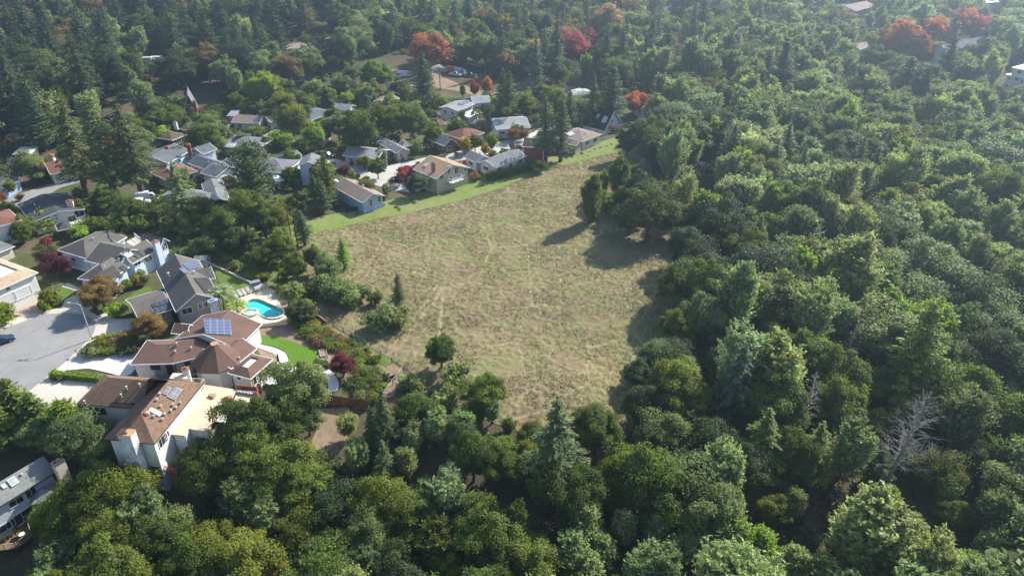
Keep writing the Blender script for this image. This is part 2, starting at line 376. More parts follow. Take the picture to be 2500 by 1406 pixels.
# roads further back
sheet('road', [(-60,500),(0,486),(60,470),(120,450),(160,437),(200,432),(215,440),(150,458),(110,480),(60,500),(0,518),(-60,535)], 1.0, .05, ASPH)
sheet('road', [(780,395),(800,383),(850,398),(900,407),(950,404),(1010,391),(1090,376),(1160,362),(1230,345),(1300,325),(1345,300),(1370,300),(1330,335),(1250,362),(1180,385),(1080,398),(1020,402),(1000,420),(985,445),(1000,470),(960,465),(900,447),(840,425)], 1.0, .05, paving('pale street', (.46,.44,.41)))  # the bend's own paving, evenly paler than the asphalt roads
sheet('road', [(500,300),(540,294),(572,292),(580,305),(620,318),(690,320),(740,318),(700,335),(640,345),(590,340),(540,318)], 1.0, .05, paving('upper street', (.44,.42,.39)))
sheet('road', [(760,318),(800,306),(860,300),(900,286),(960,262),(975,270),(900,300),(840,318),(800,330)], 1.0, .05, ASPH)
sheet('dirt_yard', [(880,190),(960,170),(1060,180),(1180,225),(1280,230),(1320,250),(1230,262),(1130,225),(1050,212),(960,212),(900,205)], 1.5, .05, SOIL)
# pool terrace, lawns and paths round the brown houses
PATIO = paving('cream pool paving', (.66,.55,.42), 1.2, (.6,.55,.5), False)
# ============================================================ foliage
def leaf_mat(name, face_tint=False, trans=.52, rough=.55, spec=.3):
    """leaves: the object's own colour (or one per face), varied leaf by leaf, letting some light through"""
    m, nt, bs = newmat(name)
    if face_tint: src = N(nt, 'Attribute', attribute_name='tint').outputs['Color']
    else:
        oi = N(nt, 'ObjectInfo'); src = oi.outputs['Color']
    v = N(nt, 'Attribute', attribute_name='v').outputs['Fac']
    hs = N(nt, 'HueSaturation'); nt.links.new(src, hs.inputs['Color'])
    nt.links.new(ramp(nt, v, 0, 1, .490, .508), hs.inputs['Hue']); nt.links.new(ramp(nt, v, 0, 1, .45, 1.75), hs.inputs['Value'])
    nt.links.new(hs.outputs[0], bs.inputs['Base Color']); bs.inputs['Roughness'].default_value = rough; bs.inputs['Specular IOR Level'].default_value = spec
    tr = N(nt, 'BsdfTranslucent'); t2 = N(nt, 'HueSaturation', i_Hue=.49, i_Saturation=1.15, i_Value=1.2); nt.links.new(hs.outputs[0], t2.inputs['Color']); nt.links.new(t2.outputs[0], tr.inputs[0])
    mx = N(nt, 'MixShader'); mx.inputs[0].default_value = trans; nt.links.new(bs.outputs[0], mx.inputs[1]); nt.links.new(tr.outputs[0], mx.inputs[2])
    nt.links.new(mx.outputs[0], nt.nodes['Material Output'].inputs['Surface']); return m
LEAF = leaf_mat('leaves'); SILVER = leaf_mat('silvery leaves', False, .45, .5, .32); NEEDLE = leaf_mat('needles', False, .15, .6, .2); WOODS = leaf_mat('far leaves', True)
BARK = plain('bark', (.085, .062, .045), .95, .3, 2, fine=9); PALEBARK = plain('pale dead wood', (.31, .285, .25), .9, .2, 2, fine=9); REDBARK = plain('red brown bark', (.10, .055, .038), .95, .3, 2)

def unit(a): return a / (np.linalg.norm(a, axis=-1, keepdims=True) + 1e-9)
def leaves(C, Nn, L, W, T=None):
    """one rhombic leaf or sprig per point: centre, normal, half length, half width, optional direction"""
    n = len(C); L = np.broadcast_to(L, n)[:, None]; W = np.broadcast_to(W, n)[:, None]
    if T is None: T = RNG.normal(size=(n, 3))
    T = unit(T - (T * Nn).sum(1, keepdims=True) * Nn); B = np.cross(Nn, T)
    V = np.stack([C + T * L, C + B * W - T * L * .15, C - T * L, C - B * W - T * L * .15], 1).reshape(-1, 3)
    return V, np.arange(4 * n).reshape(n, 4)
def pack(name, parts, vs_):
    V = []; Q = []; n = 0
    for v, q in parts: V.append(v); Q.append(q + n); n += len(v)
    return np_mesh(name, np.concatenate(V), np.concatenate(Q), {'v': np.clip(np.concatenate(vs_), 0, 1)})
def clumpy(r, zlo, zhi, nc, per, leaf, cr, seed, lump=.25, flat=1.0, asp=.55, up=.25, core=.2):
    """a domed crown of leaf clumps: radius, bottom and top, clump count, leaves per clump"""
    g = np.random.default_rng(seed); zc = (zlo + zhi) / 2; hz = (zhi - zlo) / 2
    d = unit(g.normal(size=(nc * 3, 3))); d = d[d[:, 2] > -.55][:nc]; nc = len(d)
    ph = g.random(6) * 6.28
    lum = 1 + lump * (np.sin(2.1 * np.arctan2(d[:, 1], d[:, 0]) + ph[0]) * .5 + np.sin(3 * np.arctan2(d[:, 1], d[:, 0]) + ph[1] + 2 * d[:, 2]) * .5) + g.normal(size=nc) * .07
    ins_ = g.random(nc) < .22; rad = np.where(ins_, g.uniform(.45, .75, nc), g.uniform(.80, 1.0, nc)) * lum
    cc = d * rad[:, None] * np.array([r, r, hz]) * (1 - cr * .55) + np.array([0, 0, zc])
    ck = cr * r * g.uniform(.42, 1.35, nc); cv = g.normal(.5, .17, nc)
    n = nc * per; k = np.repeat(np.arange(nc), per); u = unit(g.normal(size=(n, 3))); u[:, 2] = np.where(u[:, 2] < -.3, -u[:, 2], u[:, 2])
    rr = ck[k] * (1 - .5 * g.random(n) ** 2 + np.where(g.random(n) < .16, g.random(n) * .55, 0))
    sq = g.uniform(.7, 1.35, (nc, 3)); C = cc[k] + u * sq[k] * rr[:, None] * np.array([1, 1, .75 * flat]); nn = unit(u * .6 + g.normal(size=(n, 3)) * .6 + np.array([0, 0, up + .25]) + d[k] * .2)
    a = leaves(C, nn, leaf * g.uniform(.7, 1.35, n), leaf * asp * g.uniform(.7, 1.3, n)); va = cv[k] + g.normal(size=n) * .16
    m = int(n * core); u2 = unit(g.normal(size=(m, 3))) * (g.random(m) ** .5)[:, None] * .72
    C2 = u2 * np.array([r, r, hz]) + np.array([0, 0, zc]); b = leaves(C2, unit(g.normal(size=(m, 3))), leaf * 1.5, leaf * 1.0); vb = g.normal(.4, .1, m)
    return [a, b], [va, vb]
def feathery(r, zlo, zhi, ns, per, leaf, seed, spread=.55, asp=.30, droop=0.0, tops=7):
    """a crown of upswept leafy strands (willow, poplar): ns strands, per leaves each, on several upright limbs"""
    g = np.random.default_rng(seed); hz = zhi - zlo
    ta = g.random(tops) * 6.28; tr = r * .52 * np.sqrt(g.random(tops)); tt = np.c_[tr * np.cos(ta), tr * np.sin(ta), zlo + hz * (1 - .62 * (tr / r) ** 1.2 - .16 * g.random(tops))]
    i = g.integers(0, tops, ns); f = g.random(ns) ** .65
    base = np.c_[tt[i, 0] * (.35 + .65 * f), tt[i, 1] * (.35 + .65 * f), zlo + (tt[i, 2] - zlo) * f * .86]
    an = g.random(ns) * 6.28; lr = r * (.60 - .40 * f) * np.minimum(1, .45 + f * 2.2) * g.uniform(.35, 1.25, ns)
    out = np.c_[np.cos(an), np.sin(an), np.zeros(ns)]; cv = g.normal(.5, .15, ns)[:, None]; tv = g.normal(0, .10, tops)[i][:, None]
    t = np.linspace(.15, 1, per)[None, :]
    C = base[:, None, :] + out[:, None, :] * (lr[:, None] * t)[..., None] + np.array([0, 0, 1.0]) * (lr[:, None] * (spread * 1.6 * t ** 1.4 - droop * t ** 2.2))[..., None]
    T = out[:, None, :] + np.array([0, 0, 1.0]) * (spread * 1.6 * 1.4 * t ** .4 - droop * 2.2 * t ** 1.2)[..., None]
    C = (C + g.normal(size=C.shape) * leaf * .55).reshape(-1, 3); T = unit((np.broadcast_to(T, (ns, per, 3)) + g.normal(size=(ns, per, 3)) * .55).reshape(-1, 3)); n = len(C)
    nn = unit(np.repeat(out, per, 0) * .5 + g.normal(size=(n, 3)) * .6 + np.array([0, 0, .45]))
    a = leaves(C, nn, leaf * g.uniform(.7, 1.4, n), leaf * asp * g.uniform(.7, 1.4, n), T); va = (cv + tv + g.normal(size=(ns, per)) * .17).ravel()
    return [a], [va]
def firry(r, zlo, zhi, lev, br, per, leaf, seed, droop=.35, lift=.25, asp=.42, gap=.25, shape=.85, fan=.5):
    """whorled boughs up a leader: fir, redwood, cypress by their droop, lift and shape"""
    g = np.random.default_rng(seed); A = []; B = []; hz = zhi - zlo
    for i in range(lev):
        f = (i + g.random() * .7) / lev; z = zlo + hz * f; R0 = r * ((1 - f) ** shape) * (.55 + .45 * min(1, f * 5 + .35)) + .12
        for j in range(br):
            if g.random() < gap: continue
            an = 6.283 * (j + g.random()) / br; Rb = R0 * g.uniform(.38, 1.25); n = max(3, int(per * Rb / r) + 2)
            t = g.random(n) ** .65; o = np.array([math.cos(an), math.sin(an), 0]); s = np.array([-o[1], o[0], 0])
            wob = g.normal(size=n) * fan * Rb * .33 * (1.12 - t * .8)
            C = o * (Rb * t)[:, None] + s * wob[:, None] + np.array([0, 0, 1.0]) * (z + Rb * (lift * t - droop * t * t) - np.abs(wob) * .25 + g.normal(size=n) * leaf * .25)[:, None]
            T = o + s * (wob / (Rb + .01) * 1.6)[:, None] + np.array([0, 0, 1.0]) * (lift - 2 * droop * t)[:, None]
            nn = unit(np.array([0, 0, 1.0]) + g.normal(size=(n, 3)) * .45 + o * .25)
            A.append(leaves(C, nn, leaf * g.uniform(.7, 1.3, n), leaf * asp * g.uniform(.7, 1.3, n), T + g.normal(size=(n, 3)) * .3)); B.append(g.normal(.5, .13) + g.normal(size=n) * .13 + .12 * (t - .5))
    return A, B
def bole(name, h, r, seed, limbs=5, crown0=.35, spread=.5, lean=.05, top=1.0, n=6):
    """tapered trunk with limbs reaching into the crown"""
    g = random.Random(seed); m = MB(); P0 = [Vector((g.uniform(-1, 1) * lean * h * t, g.uniform(-1, 1) * lean * h * t, h * t * top)) for t in (0, .25, .5, .75, 1)]
    P0[0] = Vector((0, 0, -1.2)); m.tube(P0, [r * 1.35, r, r * .75, r * .5, r * .15], n)
    for i in range(limbs):
        t = crown0 + (.85 - crown0) * (i + g.random()) / max(limbs, 1) * .8; k = min(int(t * 4), 3); a = P0[k].lerp(P0[k + 1], t * 4 - k); an = 2.4 * i + g.random()
        d = Vector((math.cos(an), math.sin(an), .55 + .5 * g.random())); L = h * spread * (1.05 - t)
        m.tube([a, a + d * L * .5 + Vector((0, 0, L * .05)), a + d * L * .9 + Vector((0, 0, L * .25))], [r * .5 * (1 - t * .5), r * .3, r * .08], 5, False)
    return m.mesh(name, fix=False)
def bare(name, h, r, seed, nb=60, lean=0.0, ln=.42, lift=.5, sub=5):
    """leafless limbs of a dead or winter tree"""
    g = random.Random(seed); m = MB(); ax = lambda t: Vector((lean * h * t, lean * .3 * h * t + .02 * h * math.sin(6 * t), h * t))
    for i in range(nb):
        t = .25 + .73 * (i / nb) ** .9; an = 2.4 * i + g.random() * .8; L = h * ln * (1.08 - t) ** .7 * g.uniform(.6, 1.15)
        d = Vector((math.cos(an), math.sin(an), 0)); a = ax(t); p = [a + d * L * s + Vector((0, 0, L * (lift * s - .35 * lift * s * s) + g.uniform(-.05, .05) * L)) for s in (0, .35, .7, 1)]
        m.tube(p, [.06 * (1.15 - t) + .02, .045 * (1.1 - t) + .015, .02, .008], 4, False)
        for q in range(sub):
            s = g.uniform(.25, .95); k = min(int(s * 3), 2); b = p[k].lerp(p[k + 1], s * 3 - k); e = (d + Vector((g.uniform(-.9, .9), g.uniform(-.9, .9), g.uniform(-.1, .7)))).normalized() * L * g.uniform(.15, .38)
            m.tube([b, b + e * .5, b + e + Vector((0, 0, -.05 * L))], [.018, .013, .006], 3, False)
    return m.mesh(name, fix=False)

# kind -> list of (trunk mesh, crown mesh), nominal height, nominal radius, materials
KIND = {}
def reg(kind, h, r, crowns, trunks, mat, bark=None): KIND[kind] = dict(h=h, r=r, crowns=crowns, trunks=trunks, mat=mat, bark=bark or BARK)
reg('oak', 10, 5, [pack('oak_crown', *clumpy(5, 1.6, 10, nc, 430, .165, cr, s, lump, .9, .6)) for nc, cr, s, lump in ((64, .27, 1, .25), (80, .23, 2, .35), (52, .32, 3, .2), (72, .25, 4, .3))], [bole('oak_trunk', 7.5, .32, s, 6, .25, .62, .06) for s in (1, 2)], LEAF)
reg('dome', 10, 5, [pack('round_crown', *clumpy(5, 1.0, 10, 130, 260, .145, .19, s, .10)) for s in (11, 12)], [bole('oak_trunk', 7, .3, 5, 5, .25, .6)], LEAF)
reg('willow', 14, 5, [pack('willow_crown', *feathery(5, 2, 14, 1300, 26, .205, s, sp, .36, 0.0, tp)) for s, sp, tp in ((21, .55, 8), (22, .7, 5), (23, .45, 11), (24, .6, 7))], [bole('willow_trunk', 11, .28, s, 6, .2, .45) for s in (7, 8)], SILVER)
reg('poplar', 16, 4, [pack('poplar_crown', *feathery(4, 1.2, 16, 1500, 22, .19, s, .95, .5, .1, 14)) for s in (31, 32, 33)], [bole('poplar_trunk', 13, .28, 9, 5, .3, .35)], LEAF)
reg('fir', 20, 4.6, [pack('fir_crown', *firry(4.6, 2, 20, 34, 10, 105, .235, s, .42, .28, .34)) for s in (41, 42, 43)], [bole('fir_trunk', 19.5, .38, s, 0, lean=.008) for s in (1, 2)], NEEDLE)
reg('redwood', 24, 4.2, [pack('redwood_crown', *firry(4.2, 5, 24, 36, 10, 95, .23, s, .30, .12, .40, .36, .55)) for s in (51, 52, 53)], [bole('redwood_trunk', 23.5, .55, s, 0, lean=.01) for s in (3, 4)], NEEDLE, REDBARK)
reg('cedar', 16, 4.6, [pack('cedar_crown', *firry(4.6, .8, 16, 32, 12, 105, .21, s, .15, .45, .45, .12, .75)) for s in (61, 62)], [bole('cedar_trunk', 15, .4, 6, 0, lean=.01)], NEEDLE)
reg('pine', 12, 5.5, [pack('pine_crown', *firry(5.5, 1.5, 12, 20, 12, 120, .22, s, .05, .62, .5, .15, .42, .8)) for s in (71, 72)], [bole('pine_trunk', 11, .4, 12, 3, .3, .4)], NEEDLE)
reg('column', 6, 1.0, [pack('column_crown', *clumpy(1.0, .1, 6, 70, 45, .16, .45, s, .1, 1.4)) for s in (81,)], [bole('column_trunk', 5, .1, 2, 0)], LEAF)
reg('gum', 15, 3.4, [pack('gum_crown', *feathery(3.4, 3, 15, 700, 20, .23, s, .1, .3, 1.0, 6)) for s in (91, 92)], [bole('gum_trunk', 13, .26, s, 5, .2, .35) for s in (21, 22)], SILVER, plain('gum bark', (.20, .15, .11), .9, .3, 2))
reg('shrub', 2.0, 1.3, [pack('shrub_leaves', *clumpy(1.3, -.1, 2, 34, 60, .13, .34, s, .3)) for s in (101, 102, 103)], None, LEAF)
reg('wisp', 2.4, 1.4, [pack('wisp_leaves', *feathery(1.4, -.2, 2.4, 150, 11, .17, s, .6, .3, .2, 6)) for s in (111, 112)], None, SILVER)
reg('bare', 9, 4, [bare('bare_limbs', 9, .2, s, 70, 0, .5, .7, 7) for s in (121, 122)], [bole('bare_trunk', 8.5, .2, 3, 5, .25, .5)], plain('grey twigs', (.20, .17, .15), .95, .2))
NAME = dict(oak='oak_tree', dome='round_tree', willow='willow_tree', poplar='broadleaf_tree', fir='fir_tree', redwood='redwood_tree', cedar='cedar_tree', pine='pine_tree', column='column_cypress', gum='eucalyptus_tree', shrub='shrub', wisp='shrub', bare='bare_tree')
CAT = dict(oak='oak tree', dome='tree', willow='willow tree', poplar='broadleaf tree', fir='fir tree', redwood='redwood tree', cedar='cedar tree', pine='pine tree', column='cypress', gum='eucalyptus', shrub='shrub', wisp='shrub', bare='bare tree')
TINT = dict(  # name -> (colour, words)
    oak=((.050, .066, .018), 'dark green'), olive=((.076, .090, .021), 'olive green'), bright=((.072, .098, .016), 'bright green'), lime=((.110, .148, .032), 'yellow green'),
    grey=((.088, .110, .050), 'grey green'), sage=((.124, .150, .070), 'pale sage green'), silver=((.146, .172, .098), 'silvery green'), dark=((.032, .044, .020), 'very dark green'), blue=((.044, .062, .042), 'bluish green'),
    fir=((.044, .060, .028), 'deep green'), rust=((.135, .080, .036), 'rusty brown'), red=((.17, .048, .042), 'crimson'), pink=((.255, .085, .085), 'pinkish red'), orange=((.25, .115, .054), 'orange'), gold=((.25, .185, .050), 'golden yellow'),
    plum=((.075, .024, .026), 'plum red'), brown=((.115, .088, .040), 'brownish'), tan=((.19, .145, .085), 'tan'), moss=((.056, .076, .020), 'mossy green'), umber=((.060, .064, .024), 'olive brown'))
for _k, (_c, _w) in list(TINT.items()):
    _g = 2.05 if _c[1] >= _c[0] * .85 else 1.7; _m = sum(_c) / 3; TINT[_k] = (tuple(max(.004, (v + (v - _m) * .13)) * _g for v in _c), _w)
TREES = []   # every individual plant: dict(o, kind, tint, x, y, h, r)
_vi = {}
def plant(kind, x, y, h, r, tint, label=None, group=None, rz=None, z=None, lean=0.0):
    k = KIND[kind]; i = _vi.get(kind, random.randrange(99)) + 1; _vi[kind] = i
    c = TINT[tint][0]; j = random.uniform(-.09, .11); b = random.uniform(.86, 1.14); cc = (c[0] * (1 + j) * b, c[1] * b, c[2] * (1 - j * .8) * b * .88, 1)
    nm_, ct_ = (('garden_tree', 'garden tree') if kind == 'oak' and h < 6.5 else (NAME[kind], CAT[kind]))
    z = h1(x, y) if z is None else z; s = (r / k['r'], r / k['r'], h / k['h']); rz = random.uniform(0, 6.28) if rz is None else rz
    cr = k['crowns'][i % len(k['crowns'])]
    if k['trunks']:
        o = empty(nm_, (x, y, z), rz); t = mesh_obj('trunk', k['trunks'][i % len(k['trunks'])], k['bark'], o); f = mesh_obj('crown', cr, k['mat'], o); f.color = cc
    else:
        o = mesh_obj(nm_, cr, k['mat'], None, (x, y, z)); o.rotation_euler = (0, 0, rz); o.color = cc
    o.scale = s; o.rotation_euler = (lean, random.uniform(-.03, .03), rz)
    prop(o, label, ct_, group); TREES.append(dict(o=o, kind=kind, tint=tint, x=x, y=y, h=h, r=r, z=z, label=label)); return o
def T(kind, px, py, h, r, tint, label=None, group=None, **k):
    """top of the crown at this pixel of the photo"""
    q = G(px, py, h * .93); return plant(kind, q.x, q.y, h, r, tint, label, group, **k)
def B(kind, px, py, h, r, tint, label=None, group=None, **k):
    """foot of the plant at this pixel"""
    q = G(px, py); return plant(kind, q.x, q.y, h, r, tint, label, group, **k)
# ============================================================ houses
HOUSE_KEEP = []; HOUSES = []
def roofmat(name, c, c2=None, streak=.3):
    """asphalt shingle: mottled courses with lighter and darker tabs"""
    if name in _mc: return _mc[name]
    m, nt, bs = newmat(name); p = wpos(nt); c2 = c2 or tuple(.72 * v for v in c)
    a = noise(nt, p, .35, 4, .6); sc_ = N(nt, 'VectorMath', operation='MULTIPLY'); sc_.inputs[1].default_value = (2.2, 2.2, 7); nt.links.new(p, sc_.inputs[0])
    vo = N(nt, 'TexVoronoi', i_Scale=1.6); nt.links.new(sc_.outputs[0], vo.inputs['Vector']); b = noise(nt, p, 9, 3, .7)
    base = mixc(nt, ramp(nt, a, .35, .65, 0, .95), c, c2)
    st = N(nt, 'VectorMath', operation='MULTIPLY'); st.inputs[1].default_value = (1.6, 1.6, .25); nt.links.new(p, st.inputs[0]); base = mixc(nt, ramp(nt, noise(nt, st.outputs[0], 1.1, 4, .7), .52, .75, 0, .45), base, tuple(.6 * v for v in c))
    se = N(nt, 'SeparateColor'); nt.links.new(vo.outputs['Color'], se.inputs[0])
    base = mixc(nt, ramp(nt, se.outputs[0], .2, .95, 0, streak), base, tuple(1.6 * v for v in c))
    base = mixc(nt, ramp(nt, b, .45, .8, 0, .45), base, tuple(.5 * v for v in c))
    z = N(nt, 'SeparateXYZ'); nt.links.new(p, z.inputs[0]); wv = N(nt, 'Math', operation='PINGPONG', i_1=.06); nt.links.new(z.outputs[2], wv.inputs[0])
    nt.links.new(base, bs.inputs['Base Color']); bs.inputs['Roughness'].default_value = .9; bs.inputs['Specular IOR Level'].default_value = .2
    bump(nt, wv.outputs[0], bs, .25, .06); _mc[name] = m; return m
def stucco(name, c): return plain(name, c, .85, .09, .5, fine=14, bmp=.1)
GLASS = plain('window glass', (.025, .030, .036), .22, .3, .4, spec=.4); TRIM = plain('white trim', (.72, .71, .68), .6, .06, 1); DTRIM = plain('dark trim', (.05, .04, .04), .6, .1, 1)
GALV = plain('galvanised pipe', (.50, .49, .47), .5, .15, 3, .3); PANEL = None
def panelmat(name, c, line):
    m, nt, bs = newmat(name); uv = N(nt, 'TexCoord').outputs['UV']
    br = N(nt, 'TexBrick', offset=0.0, i_Scale=1.0, i_Mortar_Size=.018); br.inputs['Brick Width'].default_value = .25; br.inputs['Row Height'].default_value = .25
    br.inputs['Color1'].default_value = br.inputs['Color2'].default_value = c4(c); br.inputs['Mortar'].default_value = c4(line); nt.links.new(uv, br.inputs['Vector'])
    nt.links.new(br.outputs['Color'], bs.inputs['Base Color']); bs.inputs['Roughness'].default_value = .28; bs.inputs['Specular IOR Level'].default_value = .6; return m
PANEL = panelmat('dark solar cells', (.035, .042, .060), (.13, .14, .16)); PANELB = panelmat('blue solar cells', (.075, .092, .16), (.20, .22, .28)); MAT_ = panelmat('black pool heating mat', (.022, .021, .021), (.05, .05, .05)); MAT_.node_tree.nodes['Principled BSDF'].inputs['Roughness'].default_value = .6; MAT_.node_tree.nodes['Principled BSDF'].inputs['Specular IOR Level'].default_value = .25
RF = dict(brown=roofmat('brown shingles', (.152, .090, .068), (.118, .074, .058)), brownd=roofmat('mottled brown tiles', (.165, .100, .070), (.118, .084, .046), .75), grey=roofmat('grey brown shingles', (.125, .112, .102)), dgrey=roofmat('charcoal shingles', (.070, .070, .074)), mid=roofmat('mid grey shingles', (.175, .175, .18)),
    lgrey=roofmat('pale grey shingles', (.27, .27, .275)), tan=roofmat('tan tiles', (.36, .235, .15)), pink=roofmat('faded rose shingles', (.26, .20, .17)), red=roofmat('red brown tiles', (.18, .085, .060)), moss=roofmat('mossy shakes', (.098, .088, .055)), dbrown=roofmat('dark brown shakes', (.062, .046, .038)),
    black=roofmat('black shingles', (.020, .022, .028)), white=plain('white roofing', (.78, .77, .75), .7, .05, .4), tanf=plain('tan flat roofing', (.58, .44, .31), .85, .05, .3), slate=roofmat('slate grey shingles', (.115, .125, .140)), straw=roofmat('straw tiles', (.40, .30, .20), (.30, .21, .14), .4), wgrey=roofmat('weathered green grey shingles', (.215, .222, .210)))
WL = dict(white=stucco('white stucco', (.66, .645, .61)), blue=stucco('pale blue siding', (.60, .68, .79)), grey=stucco('warm grey siding', (.28, .255, .23)), cream=stucco('cream stucco', (.60, .52, .40)), brown=stucco('brown siding', (.12, .075, .05)), sky=stucco('sky blue siding', (.32, .42, .58)), red=stucco('brick red siding', (.20, .065, .045)), dark=stucco('dark timber wall', (.035, .026, .024)), tan=stucco('tan stucco', (.42, .34, .25)), pale=stucco('pale grey siding', (.52, .54, .58)))
class Block: pass
def block(tr, A, Bp, C, z, rise, typ='gable', along='AB', over=.45, zrel=None):
    """a rectangular roof block from three eave corners in the photo, made square; z = eave height"""
    b = Block(); a = P(*tr(*A), z); bb = P(*tr(*Bp), z); c = P(*tr(*C), z)
    u = bb - a; L = u.length; u.normalize(); n = Vector((-u.y, u.x, 0)); Wd = (c - a).dot(n)
    if Wd < 0: n = -n; Wd = -Wd
    b.z = z; b.rise = rise; b.typ = typ; b.over = over
    if along == 'AC': a, u, n, L, Wd = a, n, u, Wd, L
    b.a, b.u, b.n, b.L, b.W = a, u, n, L, Wd; b.along = along
    K = lambda s, t, h=0: a + u * s + n * t + Vector((0, 0, h)); b.K = K
    e = [K(0, 0), K(L, 0), K(L, Wd), K(0, Wd)]
    if typ == 'gable': r0, r1 = K(0, Wd / 2, rise), K(L, Wd / 2, rise); b.faces = [[e[0], e[1], r1, r0], [e[2], e[3], r0, r1]]
    elif typ in ('hip', 'hipA', 'hipB'):
        i0 = min(Wd / 2, L * .48) if typ != 'hipB' else 0; i1 = min(Wd / 2, L * .48) if typ != 'hipA' else 0
        r0, r1 = K(i0, Wd / 2, rise), K(L - i1, Wd / 2, rise); b.faces = [[e[0], e[1], r1, r0], [e[2], e[3], r0, r1]]
        if typ != 'hipB': b.faces.append([e[3], e[0], r0])
        if typ != 'hipA': b.faces.append([e[1], e[2], r1])
    elif typ == 'shed': b.faces = [[e[0], e[1], K(L, Wd, rise), K(0, Wd, rise)]]
    elif typ == 'flat': b.faces = [[e[0], e[1], e[2], e[3]]]
    elif typ == 'rim':
        q = min(2.2, b.W * .26); i = [K(q, q, rise), K(L - q, q, rise), K(L - q, Wd - q, rise), K(q, Wd - q, rise)]; b.faces = [[e[j], e[(j + 1) % 4], i[(j + 1) % 4], i[j]] for j in range(4)]; b.inner = i
    b.e = e; b.c = (e[0] + e[2]) / 2; return b
def plane(face):
    n = (face[1] - face[0]).cross(face[2] - face[0]).normalized()
    return face[0], (n if n.z > 0 else -n)
def hitp(pt, n, px, py):
    o = Vector((0, 0, CAMZ)); d = Vector(ray(px, py)); return o + d * ((pt - o).dot(n) / d.dot(n))
class House:
    def __init__(s, name, label, blocks, roof, wall, base=None, fascia=TRIM, auto=True, cat='house', group=None, ground=None, vents=3, thick=.2):
        HOUSES.append(s); s.b = blocks; c = sum((b.c for b in blocks), Vector()) / len(blocks); gz = h1(c.x, c.y); s.gz = gz
        s.o = empty(name, (c.x, c.y, gz), 0, label=label, cat=cat, group=group); o = s.o; s.wallm = WL[wall]
        m = MB(); w_ = MB(); f_ = MB(); fl = MB()
        for bi, b in enumerate(blocks):
            b.gz = gz
            for fc in b.faces: pt, n = plane(fc); m.prism(fc, n * -thick if b.typ != 'flat' else Vector((0, 0, -.3)))
            if b.typ == 'rim': fl.prism([p + Vector((0, 0, -.30)) for p in b.inner], (0, 0, -.12))
            v = min(b.over, b.W * .2); lo = min([h1(p.x, p.y) for p in b.e] + [gz]) - 1.0 if base is None else base
            K = b.K; b.wc = [K(v, v), K(b.L - v, v), K(b.L - v, b.W - v), K(v, b.W - v)]
            for p in b.wc: p.z = b.z
            d = thick + .06 + .012 * bi
            if b.typ in ('gable', 'hipA', 'hipB'):
                k = b.rise / (b.W / 2); s0 = v if b.typ != 'hipA' else min(b.W / 2, b.L * .48); s1 = b.L - v if b.typ != 'hipB' else b.L - min(b.W / 2, b.L * .48)
                pr = lambda q: [K(q, v, lo - b.z), K(q, b.W - v, lo - b.z), K(q, b.W - v, k * v - d), K(q, b.W / 2, b.rise - d), K(q, v, k * v - d)]
                w_.prism(pr(s0), b.u * (s1 - s0))
                if b.typ != 'gable': w_.prism([K(v, v, lo - b.z), K(b.L - v, v, lo - b.z), K(b.L - v, b.W - v, lo - b.z), K(v, b.W - v, lo - b.z)], (0, 0, b.z - lo - .12 - .012 * bi))
            elif b.typ == 'shed':
                pr = [K(v, v, lo - b.z), K(v, b.W - v, lo - b.z), K(v, b.W - v, b.rise * (1 - v / b.W) - d), K(v, v, b.rise * v / b.W - d)]; w_.prism(pr, b.u * (b.L - 2 * v))
            else: w_.prism([K(v, v, lo - b.z), K(b.L - v, v, lo - b.z), K(b.L - v, b.W - v, lo - b.z), K(v, b.W - v, lo - b.z)], (0, 0, b.z - lo - (.31 if b.typ == 'flat' else .10) - .012 * bi))
            if fascia is not None:
                es = [(b.e[i], b.e[(i + 1) % 4]) for i in range(4)]
                if b.typ in ('gable', 'hipA', 'hipB'):
                    es = [(b.e[0], b.e[1]), (b.e[2], b.e[3])]
                    if b.typ == 'gable': es += [(b.e[3], b.K(0, b.W / 2, b.rise)), (b.K(0, b.W / 2, b.rise), b.e[0]), (b.e[1], b.K(b.L, b.W / 2, b.rise)), (b.K(b.L, b.W / 2, b.rise), b.e[2])]
                    if b.typ == 'hipA': es.append((b.e[3], b.e[0]))
                    if b.typ == 'hipB': es.append((b.e[1], b.e[2]))
                if b.typ == 'shed': es = [(b.e[0], b.e[1])]
                for p, q in es:
                    dr = (q - p); L = dr.length; dr.normalize(); sd = dr.cross(Vector((0, 0, 1))).normalized(); mid = (p + q) / 2; out = sd if (mid + sd - b.c).length > (mid - b.c).length else -sd
                    f_.box(mid + out * .04 + Vector((0, 0, -.10 + .002 * bi)), dr * (L / 2 + .05), out * .04, Vector((0, 0, .10)))
            HOUSE_KEEP.append((b.c.x, b.c.y, (b.L + b.W) * .30))
        w_.build('wall', s.wallm, o); s.roof = m.build('roof', RF[roof], o)
        if f_.v: f_.build('fascia', fascia, o)
        if fl.v: fl.build('flat_roof', RF['white'], o)
        if auto: s.autowin()
        g = random.Random(int(c.x * 7 + c.y))
        for i in range(vents):
            b = g.choice(blocks); fc = b.faces[g.randrange(min(2, len(b.faces)))]; pt = fc[0].lerp(fc[1], g.uniform(.2, .8)).lerp(fc[-1].lerp(fc[2], g.uniform(.3, .7)), g.uniform(.25, .85)); MB().lathe(pt - Vector((0, 0, .1)), [(.10, 0), (.10, .55), (.17, .56), (.17, .68), (.02, .75)], 8).build('roof_vent', GALV, o)
    def wallseg(s, b, i):
        w = b.wc; p, q = w[i], w[(i + 1) % 4]; d = (q - p).normalized(); n = d.cross(Vector((0, 0, 1))); 
        if (p + n - b.c).dot(p - b.c) < (p - b.c).dot(p - b.c): n = -n
        mid = (p + q) / 2
        if (mid + n - b.c).length < (mid - b.c).length: n = -n
        return p, q, d, n
